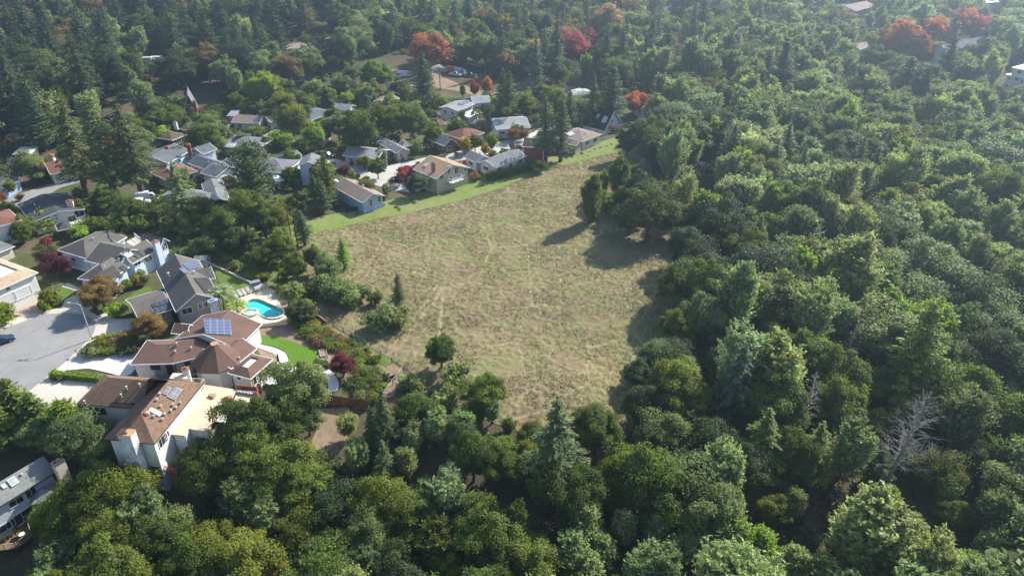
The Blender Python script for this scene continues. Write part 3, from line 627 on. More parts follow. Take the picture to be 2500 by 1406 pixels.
    def put(s, c, d, n, w, h, name='window', frame=TRIM, pane=GLASS, bars=1, dep=.07):
        """a framed opening centred at c on a wall that runs along d and faces n"""
        up = Vector((0, 0, 1)); f = MB(); t = .09
        for sx in (-1, 1): f.box(c + d * sx * (w / 2 - t / 2) + n * dep * .5, d * t / 2, n * dep, up * h / 2)
        for sz in (-1, 1): f.box(c + up * sz * (h / 2 - t / 2) + n * dep * .5, d * (w / 2 - t), n * dep, up * t / 2)
        for k in range(bars): f.box(c + d * (w * ((k + 1) / (bars + 1) - .5)) + n * dep * .45, d * .03, n * dep * .9, up * (h / 2 - t))
        o = f.build(name, frame, s.o); MB().box(c + n * .03, d * (w / 2 - t), n * .025, up * (h / 2 - t)).build('pane' if name == 'window' else 'panel', pane, o); return o
    def win(s, bi, i, lst, **k):
        """windows by their centre pixel on wall i of block bi: (px, py, width m, height m)"""
        b = s.b[bi]; p, q, d, n = s.wallseg(b, i)
        for px, py, w, h in lst: s.put(hitp(p, n, px, py), d, n, w, h, **k)
    def autowin(s, dens=3.2):
        for b in s.b:
            for i in range(4):
                p, q, d, n = s.wallseg(b, i); mid = (p + q) / 2
                if n.dot(Vector((0, 0, CAMZ)) - mid) < 0 or (q - p).length < 3: continue
                L = (q - p).length; k = max(1, int(L / dens)); top = b.z - 1.25
                g = random.Random(int(mid.x * 31 + mid.y))
                for j in range(k):
                    if g.random() < .2: continue
                    c = p.lerp(q, (j + .5 + g.uniform(-.12, .12)) / k); c.z = max(top, s.gz + 1.3); s.put(c, d, n, g.choice([1.1, 1.5, 1.9]), g.choice([1.1, 1.3]))
                    if b.z - s.gz > 5: c2 = c.copy(); c2.z -= 2.7; s.put(c2, d, n, 1.5, 1.2)
    def panel(s, bi, fi, px4, mat=None, name='solar_panel', up=.14, th=.06, rep=(4, 4)):
        pt, n = plane(s.b[bi].faces[fi]); q = [hitp(pt + n * up, n, *p) for p in px4]; m = MB().prism(q, n * -th); o = m.build(name, mat or PANEL, s.o)
        uvl = o.data.uv_layers.new(); U = (q[1] - q[0]); Vv = (q[3] - q[0]); org = s.o.location
        for lp in o.data.loops:
            v = Vector(o.data.vertices[lp.vertex_index].co) + org - q[0]; uvl.data[lp.index].uv = (v.dot(U) / U.length_squared * rep[0] * .25, v.dot(Vv) / Vv.length_squared * rep[1] * .25)
        return o
    def skylight(s, bi, fi, px, py, w=.9, h=1.3):
        b = s.b[bi]; pt, n = plane(b.faces[fi]); c = hitp(pt, n, px, py); u = (b.faces[fi][1] - b.faces[fi][0]).normalized(); v = n.cross(u); o = MB().box(c + n * .1, u * w / 2, v * h / 2, n * .12).build('skylight', TRIM, s.o); MB().box(c + n * .225, u * (w / 2 - .1), v * (h / 2 - .1), n * .012).build('pane', plain('skylight glass', (.35, .40, .42), .15, .2, 1), o)
    def vent(s, bi, fi, px, py, h=.6, r=.11):
        pt, n = plane(s.b[bi].faces[fi]); c = hitp(pt, n, px, py); MB().lathe(c - Vector((0, 0, .1)), [(r, 0), (r, h), (r * 1.7, h + .01), (r * 1.7, h + .13), (.02, h + .2)], 8).build('roof_vent', GALV, s.o)
    def chimney(s, px, py, ztop, zbot, w=1.2, d=.8, rz=0.0, mat=None, cap=None):
        c = P(px, py, ztop); c.z = zbot; o = MB().rbox(c, w, d, ztop - zbot, rz).build('chimney', mat or s.wallm, s.o); c.z = ztop; MB().rbox(c + Vector((0, 0, .003)), w + .16, d + .16, .14, rz).rbox(c + Vector((0, 0, .14)), w * .4, d * .45, .3, rz).build('cap', cap or plain('terracotta cap', (.30, .13, .08), .85, .15), o)
    def slab(s, pts, th, mat, name):
        return MB().prism(pts, (0, 0, -th)).build(name, mat, s.o)
    def rail(s, pts, h=1.0, mat=None, name='railing', post=1.4, solid=False):
        m = MB()
        for p, q in zip(pts[:-1], pts[1:]):
            d = q - p; L = d.length; d.normalize(); sd = Vector((-d.y, d.x, 0)); k = max(1, int(L / post))
            m.box((p + q) / 2 + Vector((0, 0, h)), d * L / 2, sd * .05, Vector((0, 0, .045)))
            if solid: m.box((p + q) / 2 + Vector((0, 0, h * .48)), d * (L / 2), sd * .025, Vector((0, 0, h * .42)))
            else: m.box((p + q) / 2 + Vector((0, 0, .2)), d * L / 2, sd * .03, Vector((0, 0, .03)))
            for i in range(k + 1): m.rbox(p + d * L * i / k, .09, .09, h, math.atan2(d.y, d.x))
            if not solid:
                for i in range(int(L / .35)): m.rbox(p + d * (.17 + .35 * i) + Vector((0, 0, .2)), .035, .035, h - .2, math.atan2(d.y, d.x))
        return m.build(name, mat or TRIM, s.o)
def zt(ox, oy, s): return lambda x, y: (ox + x / s, oy + y / s)
ID = lambda x, y: (x, y)
# ------------------------------------------------ the white three storey house with brown tiles
t = zt(180, 880, 4.535); ZA = 3.0
bA = [block(t, (35, 475), (350, 155), (600, 565), ZA, 2.5, 'hipA', 'AC'), block(t, (430, 452), (640, 215), (760, 480), ZA + .6, 2.2, 'hipA', 'AC'), block(t, (340, 862), (890, 915), (880, 200), ZA + .8, 2.3, 'hip', 'AC'), ]
hA = House('tiled_house', 'white three storey house with brown tiled hip roofs and tan flat roof', bA, 'brownd', 'white', fascia=plain('brown gutter', (.10, .06, .05), .6), auto=False, vents=0, base=-9)
for zx, zy in ((125, 478), (590, 320), (530, 405), (735, 290)): hA.vent(0 if zx < 300 else 1, 0, *t(zx, zy))
for zx, zy in ((955, 385), (925, 450), (965, 520), (890, 632), (985, 665), (1010, 610), (1080, 570), (1100, 505), (1135, 535), (1185, 485)): hA.vent(2, 1, *t(zx, zy), .45)
A2 = bA[2]
hA.chimney(*t(582, 800), 6.0, -8, 2.0, 1.3, math.atan2(A2.n.y, A2.n.x), plain('grimy stucco', (.46, .46, .45), .9, .38, .8, fine=3), plain('tan cap', (.40, .24, .13), .85))
hA.skylight(2, 1, *t(900, 575), .7, 1.7)
pt, n_ = plane(A2.faces[1]); q_ = hitp(pt, n_, *t(810, 592)); MB().lathe(q_ - Vector((0, 0, .1)), [(.4, 0), (.4, .35), (.3, .5), (.02, .6)], 14).build('dome_vent', plain('faded rose vent', (.45, .25, .20)), hA.o)
hA.panel(2, 1, [t(975, 365), t(1030, 385), t(1095, 300), t(1040, 285)], PANEL, rep=(1, 2)); hA.panel(2, 1, [t(1030, 400), t(1120, 440), t(1215, 310), t(1125, 290)], PANEL, rep=(2, 2))
hA.panel(1, 1, [t(780, 225), t(1130, 250), t(1160, 236), t(870, 185)], MAT_, up=.3)
hA.win(0, 0, [(*t(275, 555), 2.6, 1.3)], frame=DTRIM, bars=3); hA.win(1, 0, [(*t(575, 485), 1.2, .9)], frame=DTRIM)
hA.win(2, 2, [(*t(985, 880), 2.2, 1.7)], frame=TRIM, bars=2); hA.win(2, 2, [(*t(1030, 815), 1.0, 1.2)], frame=TRIM)
hA.win(2, 3, [(*t(920, 1235), 1.5, 2.2)], frame=DTRIM, bars=0)
ZT = 1.7
tp = [P(*t(*p), ZT) for p in [(1250,575),(1460,268),(1812,322),(1700,480),(1480,790),(1275,752),(1222,830),(1080,815)]]
hA.slab(tp, .25, RF['tanf'], 'flat_roof'); ins_ = lambda ps, k: [(sum(ps, Vector()) / len(ps)).lerp(p, k) for p in ps]
MB().prism([Vector((p.x, p.y, -9)) for p in ins_(tp, .95)], (0, 0, 9 + ZT - .26)).build('annex_wall', WL['white'], hA.o)
MB().prism([P(*t(*p), ZT + .02) for p in [(1490,400),(1515,380),(1580,385),(1548,425)]], (0, 0, .35)).build('roof_hatch', plain('brown hatch', (.35, .22, .13)), hA.o)
q_ = P(*t(1690, 440), ZT); hA.chimney(*t(1690, 425), ZT + 1.0, ZT - .3, 1.5, .8, .6, WL['cream'])
bp = [P(*t(*p), ZT + .1) for p in [(1150,455),(1330,250),(1452,258),(1245,545)]]
hA.slab(bp, .15, plain('pale deck boards', (.58, .52, .42), .8, .1), 'balcony'); hA.rail([bp[1], bp[2], bp[3]], 1.0, plain('weathered rail', (.42, .37, .30), .8), 'balcony_railing')
aw = [P(*t(*p), ZT + 1.6) for p in [(1140,452),(1300,268),(1340,282),(1190,462)]]; hA.slab(aw, .1, TRIM, 'awning')
# north side chimney and box window
hA.chimney(*t(1235, 95), 4.6, -3, 1.0, .7, .3, WL['white']); MB().prism([P(*t(*p), 2.9) for p in [(1070,235),(1110,175),(1240,180),(1275,240)]], (0, 0, .7)).build('parapet', WL['cream'], hA.o)
# red timber deck with pots
RED = plain('red stained timber', (.32, .095, .06), .8, .15, 2)
dp = [P(*t(*p), ZT - .3) for p in [(1812,322),(2040,345),(2052,478),(1960,470),(1770,455)]]
hA.slab(dp, .2, plain('beige deck', (.60, .50, .38), .8, .1), 'deck'); hA.rail([dp[0], dp[1], dp[2], dp[3]], .95, RED, 'deck_railing', solid=True)
for p, q in ((dp[1], dp[2]), (dp[2], dp[3])): MB().prism([p + Vector((0, 0, -.25)), q + Vector((0, 0, -.25)), Vector((q.x, q.y, -6)), Vector((p.x, p.y, -6))], (p - q).cross(Vector((0, 0, 1))).normalized() * .12).build('deck_skirt', RED, hA.o)
for i, zx in enumerate((1835, 1868, 1905, 1942, 1975)):
    c = P(*t(zx, 358 + i * 6), ZT - .29); o = MB().lathe(c, [(.18, 0), (.30, .42), (.33, .45), (.27, .47), (.24, .40)], 12).build('plant_pot', plain('grey pot', (.36, .34, .31), .8), label=f'{["first","second","third","fourth","fifth"][i]} of five grey pots on the red railed deck, from the tan roof', cat='plant pot', group='pots on the red railed deck')
ld = [P(*t(*p), -2.6) for p in [(940,1140),(1060,1140),(1130,1200),(1160,1290),(985,1200)]]; hA.slab(ld, .2, RED, 'lower_deck'); hA.rail([ld[0], ld[4], ld[3]], .9, RED, 'lower_railing')

# ------------------------------------------------ brown house with the turret
t = zt(300, 740, 6.25)
bB = [block(t, (800, 545), (1745, 690), (735, 115), 3.2, 2.0, 'gable', 'AC'), block(t, (735, 455), (960, 480), (728, 292), 2.9, 1.1, 'gable', 'AB'), block(t, (110, 935), (760, 918), (375, 568), 2.8, 1.5, 'hipA', 'AB'), block(t, (745, 920), (1470, 752), (800, 560), 2.75, 1.55, 'hipB', 'AB'), block(t, (1650, 1000), (2045, 688), (1480, 700), 2.9, 1.4, 'gable', 'AB'), block(t, (1600, 1065), (1945, 1155), (1965, 770), 2.5, .8, 'rim', 'AB')]
hB = House('turret_house', 'brown roofed white house with a turret, solar array and white flat skylight', bB, 'brown', 'white', auto=False, vents=0)
ctr = P(*t(1455, 850), 2.9); m = MB(); R8 = 4.3; ng = 8; cs = [ctr + Vector((math.cos(i * 6.2832 / ng + .35), math.sin(i * 6.2832 / ng + .35), 0)) * R8 for i in range(ng)]; ct = [ctr + (c - ctr) * .16 + Vector((0, 0, 2.9)) for c in cs]
for i in range(ng): m.prism([cs[i], cs[(i + 1) % ng], ct[(i + 1) % ng], ct[i]], (0, 0, -.16))
tr_ = m.build('turret_roof', RF['brown'], hB.o); MB().prism([c + Vector((0, 0, .02)) for c in ct], (0, 0, .3)).build('turret_cap', plain('tan cap', (.40, .24, .13), .85), hB.o)
MB().prism([ctr.lerp(c, .88) + Vector((0, 0, -4)) for c in cs], (0, 0, 3.7)).build('turret_wall', WL['white'], hB.o)
hB.panel(0, 1, [t(1228, 228), t(1255, 460), t(1662, 488), t(1640, 240)][0:1] + [t(1255, 460), t(1662, 488), t(1640, 240)], PANELB, rep=(5, 4))
for b_, f_, zx, zy in ((0, 0, 1010, 455), (2, 0, 825, 640), (3, 0, 1045, 705), (3, 0, 805, 760), (3, 0, 1240, 745), (4, 0, 1780, 862)): hB.vent(b_, f_, *t(zx, zy), .5)
hB.win(2, 0, [(*t(495, 975), 1.6, 1.0)], frame=DTRIM); hB.win(2, 0, [(*t(720, 1005), 1.1, 2.0)], frame=DTRIM, bars=0); hB.win(3, 0, [(*t(985, 915), .9, .8)], frame=DTRIM)
hB.win(5, 1, [(*t(2010, 1180), .9, 1.6), (*t(2090, 1120), .9, 1.6), (*t(2180, 1010), .9, 1.6), (*t(2230, 965), .9, 1.6)], bars=0)
hB.win(5, 0, [(*t(1775, 1140), .5, .5)], frame=DTRIM, bars=0)
sh = [P(*t(*p), 2.3) for p in [(1655, 285), (1845, 262), (1925, 632), (1885, 645), (1735, 548)]]; hB.slab(sh, .15, RF['brown'], 'porch_roof'); hB.rail([P(*t(1735, 548), .3), P(*t(1885, 645), .3)], 1.8, TRIM, 'porch_posts')
MB().rbox(P(*t(1225, 990), 2.3), 3.2, 2.0, .15, .3).build('porch_roof', RF['dbrown'], hB.o)

# ------------------------------------------------ grey gabled house by the pool
t = zt(300, 620, 6.25)
bC = [block(t, (805, 880), (1505, 690), (380, 285), 3.8, 2.6, 'gable', 'AC'), block(t, (245, 1000), (770, 833), (-20, 715), 2.8, 1.3, 'gable', 'AB'), block(t, (1410, 365), (960, 482), (1500, 171), 3.6, 1.6, 'gable', 'AB')]
hC = House('gabled_house', 'large warm grey gabled house with solar panels, next to the swimming pool', bC, 'grey', 'grey', auto=False, vents=0)
hC.panel(1, 0, [t(362, 868), t(405, 928), t(690, 842), t(655, 765)], PANEL, rep=(8, 4)); hC.panel(1, 0, [t(430, 762), t(468, 812), t(755, 730), t(735, 658)], PANEL, rep=(8, 4))
hC.panel(0, 1, [t(1440, 575), t(1310, 362), t(1080, 362), t(1255, 590)], MAT_, up=.16, rep=(8, 1)); hC.panel(0, 1, [t(1175, 205), t(1060, 90), t(905, 150), t(1010, 240)], PANELB, rep=(4, 3)); hC.panel(0, 1, [t(1010, 290), t(940, 215), t(850, 210), t(930, 292)], PANELB, rep=(3, 3))
for b_, f_, zx, zy, hh in ((0, 0, 700, 335, .7), (0, 1, 1090, 310, .7)): hC.vent(b_, f_, *t(zx, zy), hh, .16)
hC.win(0, 3, [(*t(980, 865), 1.9, 1.4), (*t(1190, 790), 1.0, 1.2), (*t(1255, 770), 1.0, 1.2)]); hC.win(1, 0, [(*t(560, 945), .8, 1.0), (*t(610, 925), .8, 1.4)]); hC.win(0, 0, [(*t(730, 925), 1.1, 2.1)])
hC.chimney(*t(1370, 715), 4.6, -.5, 1.6, .9, math.atan2(bC[0].n.y, bC[0].n.x), plain('blue grey stone', (.30, .32, .36), .9, .5, 3, fine=5), plain('grey blue cap', (.30, .34, .40), .7))

# ------------------------------------------------ pale blue house
t = zt(120, 540, 7.8125)
bD = [block(t, (540, 1095), (1120, 1160), (1040, 818), 4.0, 1.9, 'hipA', 'AC'), block(t, (1590, 808), (2065, 545), (1100, 800), 4.1, 2.0, 'gable', 'AB'), block(t, (2130, 470), (2295, 375), (1760, 395), 4.2, 1.3, 'gable', 'AC'), block(t, (680, 750), (1290, 895), (960, 330), 4.0, 2.2, 'gable', 'AB'), block(t, (150, 548), (700, 712), (740, 290), 3.9, 1.9, 'hipA', 'AC'), block(t, (1300, 402), (1480, 300), (720, 300), 4.0, .8, 'gable', 'AB')]
hD = House('blue_house', 'pale blue house with jumbled grey brown roofs and black panels beside the plum tree', bD, 'grey', 'blue', auto=False, vents=2)
hD.panel(0, 1, [t(915, 1000), t(1130, 1145), t(1365, 1010), t(1215, 835)], MAT_, rep=(2, 4)); hD.panel(0, 1, [t(1320, 880), t(1460, 965), t(1530, 915), t(1390, 832)], MAT_, rep=(2, 2))
hD.panel(1, 0, [t(1470, 580), t(1690, 700), t(1760, 660), t(1560, 535)], MAT_, rep=(1, 1)); hD.panel(1, 0, [t(1635, 570), t(1790, 665), t(1880, 625), t(1720, 535)], MAT_, rep=(1, 1)); hD.skylight(1, 0, *t(1510, 645), 1.6, 1.1)
hD.panel(5, 0, [t(1000, 270), t(1215, 390), t(1240, 385), t(1030, 268)], MAT_, up=.2); hD.panel(5, 1, [t(1040, 185), t(1620, 300), t(1640, 290), t(1060, 175)], MAT_, up=.2)
hD.win(1, 0, [(*t(1655, 815), .9, 1.1), (*t(1705, 790), .9, 1.1), (*t(1845, 730), .9, 1.5), (*t(1880, 710), .9, 1.5), (*t(1918, 690), .9, 1.5)], bars=0); hD.win(2, 3, [(*t(2180, 500), 1.0, 1.5), (*t(2215, 480), 1.0, 1.5)], bars=0)
hD.win(4, 3, [(*t(465, 725), 1.4, .9)]); hD.chimney(*t(2025, 395), 6.1, -.5, 1.3, 1.0, math.atan2(bD[1].u.y, bD[1].u.x))
for b_, f_, zx, zy in ((1, 0, 1425, 745), (1, 0, 1330, 745), (0, 0, 1060, 890), (1, 0, 1440, 530), (2, 0, 1885, 410), (5, 0, 965, 335)): hD.vent(b_, f_, *t(zx, zy), .4)
wp = [P(*t(*p), 3.0) for p in [(1460,400),(1640,300),(1760,395),(1620,470)]]; hD.slab(wp, .2, plain('pale deck boards', (.58, .52, .42), .8, .1), 'roof_deck'); hD.rail([wp[1], wp[2]], .9, TRIM, 'roof_railing')

# ------------------------------------------------ houses along the left edge
t = zt(0, 450, 3.514)
hE = House('flat_topped_house', 'white house with flat white roof rimmed by straw tiles and two garage doors', [block(t, (325, 755), (-150, 965), (-40, 590), 5.4, 1.1, 'rim', 'AB')], 'straw', 'white', auto=False, vents=0)
hE.win(0, 0, [(*t(60, 985), 3.4, 2.0), (*t(195, 930), 3.4, 2.0)], name='garage_door', pane=WL['white'], bars=0); hE.win(0, 0, [(*t(65, 890), .8, 1.0)])
House('corner_house', 'white walled house with a red brown tiled hip roof at the photo\'s left edge', [block(t, (187, 308), (-160, 405), (0, 232), 5.0, 1.2, 'hip', 'AB')], 'red', 'white', vents=1)
House('carport', 'small open garden shelter with a flat grey roof behind the flat white roof', [block(t, (125, 530), (-40, 600), (0, 490), 2.6, .3, 'shed', 'AB')], 'mid', 'cream', vents=0, auto=False, cat='garden shelter')
hG = House('dark_roofed_house', 'house with a wide charcoal roof and a white glazed gable opening on a deck', [block(t, (275, 330), (725, 215), (15, 205), 3.4, 1.1, 'gable', 'AC'), ], 'dgrey', 'white', auto=False, vents=5)
hG.win(0, 3, [(*t(620, 295), 2.0, 1.6), (*t(680, 250), 2.2, 1.8)]); hG.chimney(*t(595, 145), 5.2, 3, 1.4, .9, .3, WL['cream'])
gd = [P(*t(*p), 1.2) for p in [(600, 330), (720, 215), (770, 270), (650, 360)]]; hG.slab(gd, .15, plain('pale deck boards', (.58, .52, .42), .8, .1), 'deck'); hG.rail([gd[1], gd[2], gd[3]], 1, plain('green rail', (.10, .16, .11)), 'deck_railing')
House('garden_shed', 'small shed with a charcoal pyramid roof beside the long hedge', [block(t, (495, 400), (620, 372), (470, 350), 2.2, .9, 'hip', 'AB')], 'dgrey', 'brown', vents=0, auto=False, cat='shed')
# house in the trees at the bottom left
t = zt(0, 1080, 4.3125)
hH = House('hillside_house', 'pale hillside house with weathered grey green roof and tall chimney among bottom left trees', [block(t, (590, 303), (-420, 925), (430, 165), -2.6, 1.9, 'gable', 'AB'), block(t, (330, 655), (620, 560), (480, 470), -4.6, 1.0, 'hip', 'AB')], 'wgrey', 'pale', auto=False, vents=0, base=-14, fascia=plain('dark gutter', (.07, .065, .06)))
hH.skylight(0, 0, *t(135, 412), 1.0, 1.2); hH.skylight(0, 0, *t(42, 460), .5, .6); hH.vent(0, 0, *t(232, 345), .3)
hH.win(0, 0, [(*t(170, 620), 2.0, 1.2), (*t(325, 525), 1.5, 1.5), (*t(65, 880), 2.4, 1.3)], frame=plain('pale frame', (.5, .52, .55))); hH.win(0, 0, [(*t(235, 780), 3.2, 2.0)], bars=1)
hH.chimney(*t(610, 205), -.3, -13, 1.5, 1.0, math.atan2(hH.b[0].u.y, hH.b[0].u.x), WL['cream'], plain('dark cap', (.05, .05, .05)))
dk = [P(*t(*p), -8.0) for p in [(-60, 1090), (150, 890), (310, 880), (345, 985), (180, 1110), (-60, 1140)]]; hH.slab(dk, .2, plain('brown deck boards', (.16, .11, .075), .8, .2, 3), 'deck'); hH.rail([dk[2], dk[3], dk[4], dk[5]], 1.0, plain('tan railing', (.36, .27, .17), .8, .15), 'deck_railing')
for i, (zx, zy) in enumerate([(15, 1060), (60, 1035), (95, 1010), (130, 985), (175, 945)]):
    c = P(*t(zx, zy), -7.98); o = empty('potted_plant', c, 0, label=f'{["leftmost","second","third","fourth","rightmost"][i]} of five potted plants lined up on the brown deck', cat='potted plant', group='pots on the brown deck'); MB().lathe(c, [(.16, 0), (.26, .38), (.27, .40), (.2, .36)], 10).build('pot', plain('terracotta', (.34, .14, .08), .85), o)
    f = mesh_obj('foliage', KIND['shrub']['crowns'][i % 3], LEAF, o, (0, 0, .35)); f.scale = (.26, .26, .24); f.color = (.10, .13, .02, 1)
t = zt(0, 1080, 4.3125); c = P(*t(245, 985), -7.98); o = empty('garden_chair', c, .6, label='dark wire lounge chair with a pale cushion on the brown deck', cat='chair')
MB().lathe(c, [(.35, .0), (.62, .30), (.75, .75), (.72, .76), (.58, .34), (.3, .06)], 14).build('frame', plain('dark wicker', (.05, .045, .04)), o); MB().lathe(c, [(.4, .33), (.52, .38), (.5, .48), (.2, .5)], 14).build('cushion', plain('cream cushion', (.6, .55, .45)), o)
# ------------------------------------------------ the neighbourhood behind
Z4 = zt(0, 200, 3.905); Z5 = zt(550, 200, 3.905); Z6 = zt(900, 80, 3.333)
def hs(label, roof, wall, *bl, name='house', **k):
    tr = k.pop('tr'); return House(name, label, [block(tr, *b) for b in bl], roof, wall, **k)
G_, H_, F_ = 'gable', 'hip', 'flat'
af = hs('steep dark timber A frame house with white rafters and a red chimney', 'mid', 'dark', ((1757, 330), (1905, 316), (1741, 265), 1.2, 7.4, G_, 'AC'), tr=Z4, name='steep_house', vents=0, auto=False)
af.win(0, 3, [(*Z4(1805, 232), 1.4, 1.2), (*Z4(1818, 275), 1.6, 1.2)]); af.chimney(*Z4(1850, 185), 8.2, 0, .9, .9, .2, plain('red brick', (.22, .075, .05), .9, .2, 3))
hs('dark brown mossy roofed house under the dark forest edge, left of the steep timber house', 'dbrown', 'brown', ((1100, 400), (1345, 345), (1030, 330), 3, 1.7, H_, 'AB'), ((1020, 395), (1110, 400), (1060, 340), 2.8, .9, G_, 'AC'), tr=Z4).chimney(*Z4(1295, 270), 6.2, 3, 1.3, 1.0)
hs('mossy brown hip roofed house in front of the steep dark timber house', 'moss', 'brown', ((1800, 468), (1968, 412), (1655, 402), 3, 1.4, H_, 'AB'), ((1640, 558), (1785, 500), (1490, 522), 3, 1.2, H_, 'AB'), tr=Z4).chimney(*Z4(1668, 385), 5.4, 3, 1.0, .8, 0, WL['pale'])
h4 = hs('pale blue house with slate grey roof and two red chimneys', 'slate', 'blue', ((1600, 778), (1815, 655), (1565, 612), 4.2, 1.8, G_, 'AB'), ((1800, 655), (1930, 690), (1765, 562), 4.2, 1.4, G_, 'AC'), ((1945, 690), (2025, 655), (1900, 610), 4.0, 1.0, H_, 'AB'), tr=Z4, vents=2)
h4.chimney(*Z4(1795, 600), 7.0, 4, 1.0, .8, .2, plain('red brick', (.22, .075, .05), .9, .2, 3)); h4.chimney(*Z4(1588, 622), 6.2, 3, 1.0, .8, .2, plain('red brick', (.22, .075, .05), .9, .2, 3))
hs('white walled house with stepped grey gables just right of the red brown hip roof', 'slate', 'white', ((1790, 775), (2060, 872), (1905, 690), 3.4, 1.5, G_, 'AB'), ((2060, 910), (2300, 815), (1950, 855), 3.6, 1.5, G_, 'AC'), ((2090, 780), (2240, 790), (2040, 720), 3.2, 1.0, H_, 'AB'), tr=Z4, vents=4)
hs('red brown hip roofed house behind the tall grey fir', 'red', 'tan', ((1590, 938), (1885, 850), (1535, 830), 3, 1.5, H_, 'AB'), tr=Z4).skylight(0, 0, *Z4(1615, 830), .8, 1.2)
h7 = hs('grey hip roofed house with dark panels and one white roof window', 'mid', 'brown', ((-60, 610), (292, 645), (20, 490), 3, 1.5, H_, 'AB'), tr=Z5)
h7.panel(0, 1, [Z5(80, 490), Z5(110, 520), Z5(230, 510), Z5(190, 480)], MAT_); h7.skylight(0, 0, *Z5(55, 607), 2.4, 2.0)
hs('house with a long red brown gable roof and tan chimney, partly behind the redwood trio', 'red', 'cream', ((478, 882), (870, 800), (380, 815), 3.2, 2.2, G_, 'AB'), tr=Z4).chimney(*Z4(480, 700), 6.5, 3, 1.6, 1.1, 0, WL['cream'])
hs('blue grey roofed house at the photo\'s left edge beside the road', 'slate', 'sky', ((30, 1015), (205, 930), (-70, 900), 3, 1.4, G_, 'AB'), tr=Z4)
hs('low building with a flat white roof left of the redwood trio', 'white', 'white', ((290, 682), (372, 612), (200, 622), 3, 0, F_, 'AB'), tr=Z4, vents=0)
hw = hs('small white house carrying a dark solar panel at the left forest edge', 'white', 'white', ((205, 545), (290, 495), (135, 500), 3, .8, 'shed', 'AB'), tr=Z4, vents=0); hw.panel(0, 0, [Z4(165, 500), Z4(210, 522), Z4(265, 480), Z4(205, 465)], PANEL)
hs('low building with a flat white roof behind the redwood trio', 'white', 'white', ((660, 505), (848, 492), (680, 470), 3, 0, F_, 'AB'), tr=Z4, vents=0)
hs('small grey hip roof below the flat white roof near the left edge', 'slate', 'pale', ((210, 785), (302, 735), (150, 740), 2.8, 1.0, H_, 'AB'), tr=Z4)
h14 = hs('grey roofed house with a long solar array half hidden by the grey fir', 'mid', 'brown', ((1500, 1105), (2000, 1168), (1680, 1005), 3, 1.1, H_, 'AB'), ((1985, 1170), (2195, 1135), (1850, 985), 3, 1.1, G_, 'AC'), tr=Z4)
h14.panel(1, 0, [Z4(1900, 1040), Z4(2040, 1130), Z4(2110, 1118), Z4(1960, 1030)], PANEL)
hs('two winged house with faded rose roofs above the upper street', 'pink', 'cream', ((325, 398), (415, 335), (205, 290), 3, 1.5, G_, 'AC'), ((425, 385), (608, 338), (405, 340), 3, 1.4, G_, 'AB'), tr=Z5)
hs('blue grey hip roofed house at the end of the upper street', 'slate', 'pale', ((815, 368), (1050, 285), (765, 265), 3, 1.5, H_, 'AB'), tr=Z5).chimney(*Z5(795, 235), 5.2, 3, .9, .9)
hs('small brown grey hip roof among golden trees', 'pink', 'tan', ((930, 548), (1015, 445), (870, 425), 3, 1.2, H_, 'AB'), tr=Z5)
hj = hs('two storey pale blue house with grey hip roofs left of the street bend', 'mid', 'blue', ((570, 868), (725, 745), (335, 768), 3.2, 1.8, H_, 'AC'), ((690, 803), (890, 797), (735, 718), 5.6, 1.1, G_, 'AC'), ((590, 745), (730, 700), (560, 690), 3.4, 1.0, G_, 'AB'), tr=Z5)
hs('white box shaped garden shed behind the spreading pine', 'white', 'white', ((482, 948), (560, 936), (440, 902), 2.6, 0, F_, 'AB'), tr=Z5, vents=0, auto=False, name='garden_shed', cat='shed')
h6 = hs('sky blue gable house standing at the edge of the bright grass strip', 'pink', 'sky', ((1305, 1152), (1522, 1085), (998, 1005), 3.2, 1.5, G_, 'AC'), tr=Z5, auto=False)
h6.win(0, 3, [(*Z5(1385, 1150), .9, 1.7), (*Z5(1468, 1118), .9, 1.7)], frame=plain('straw trim', (.62, .55, .28)))
hs('pale grey two part house at the street bend with a street lamp in front', 'lgrey', 'tan', ((1452, 738), (1572, 645), (1212, 638), 3, 1.3, G_, 'AC'), ((1632, 680), (1752, 652), (1400, 585), 3, 1.2, G_, 'AC'), tr=Z5, vents=4)
hs('grey gabled house with a dark timber porch across the street', 'lgrey', 'brown', ((2090, 612), (2212, 578), (1925, 545), 3, 1.7, G_, 'AC'), tr=Z5)
hs('small grey hip roof between a fir and the pale grey house', 'mid', 'pale', ((1690, 622), (1778, 602), (1652, 592), 2.8, 1.0, H_, 'AB'), tr=Z5)
hs('small grey gable roof among dark firs', 'lgrey', 'pale', ((1180, 275), (1255, 232), (1125, 205), 3, 1.3, G_, 'AC'), tr=Z5)
hs('faded rose roofed house with a utility pole in front', 'pink', 'tan', ((1560, 218), (1662, 155), (1450, 165), 3, 1.3, G_, 'AB'), tr=Z5)
k1 = hs('white house with a blue solar array behind the fan palms', 'lgrey', 'white', ((725, 638), (862, 580), (620, 590), 4.2, .8, G_, 'AB'), tr=Z6); k1.panel(0, 0, [Z6(718, 578), Z6(748, 590), Z6(830, 558), Z6(800, 545)], PANELB)
hs('grey gable roof directly behind the white house with solar array', 'lgrey', 'pale', ((850, 575), (998, 565), (815, 520), 3.4, 1.3, G_, 'AB'), tr=Z6)
hs('brown hip roofed house with fan palms behind it', 'red', 'tan', ((770, 872), (945, 815), (655, 805), 3, 1.7, H_, 'AB'), tr=Z6)
hs('long pale grey roofed house behind the right fan palm', 'lgrey', 'white', ((1040, 790), (1318, 772), (1075, 690), 3, 1.5, G_, 'AB'), tr=Z6)
k6 = hs('tan tile roofed gabled house with white trim and balcony, behind the crimson shrubs', 'tan', 'tan', ((548, 1190), (825, 1100), (372, 1105), 4.6, 2.4, G_, 'AC'), tr=Z6, auto=False, vents=1)
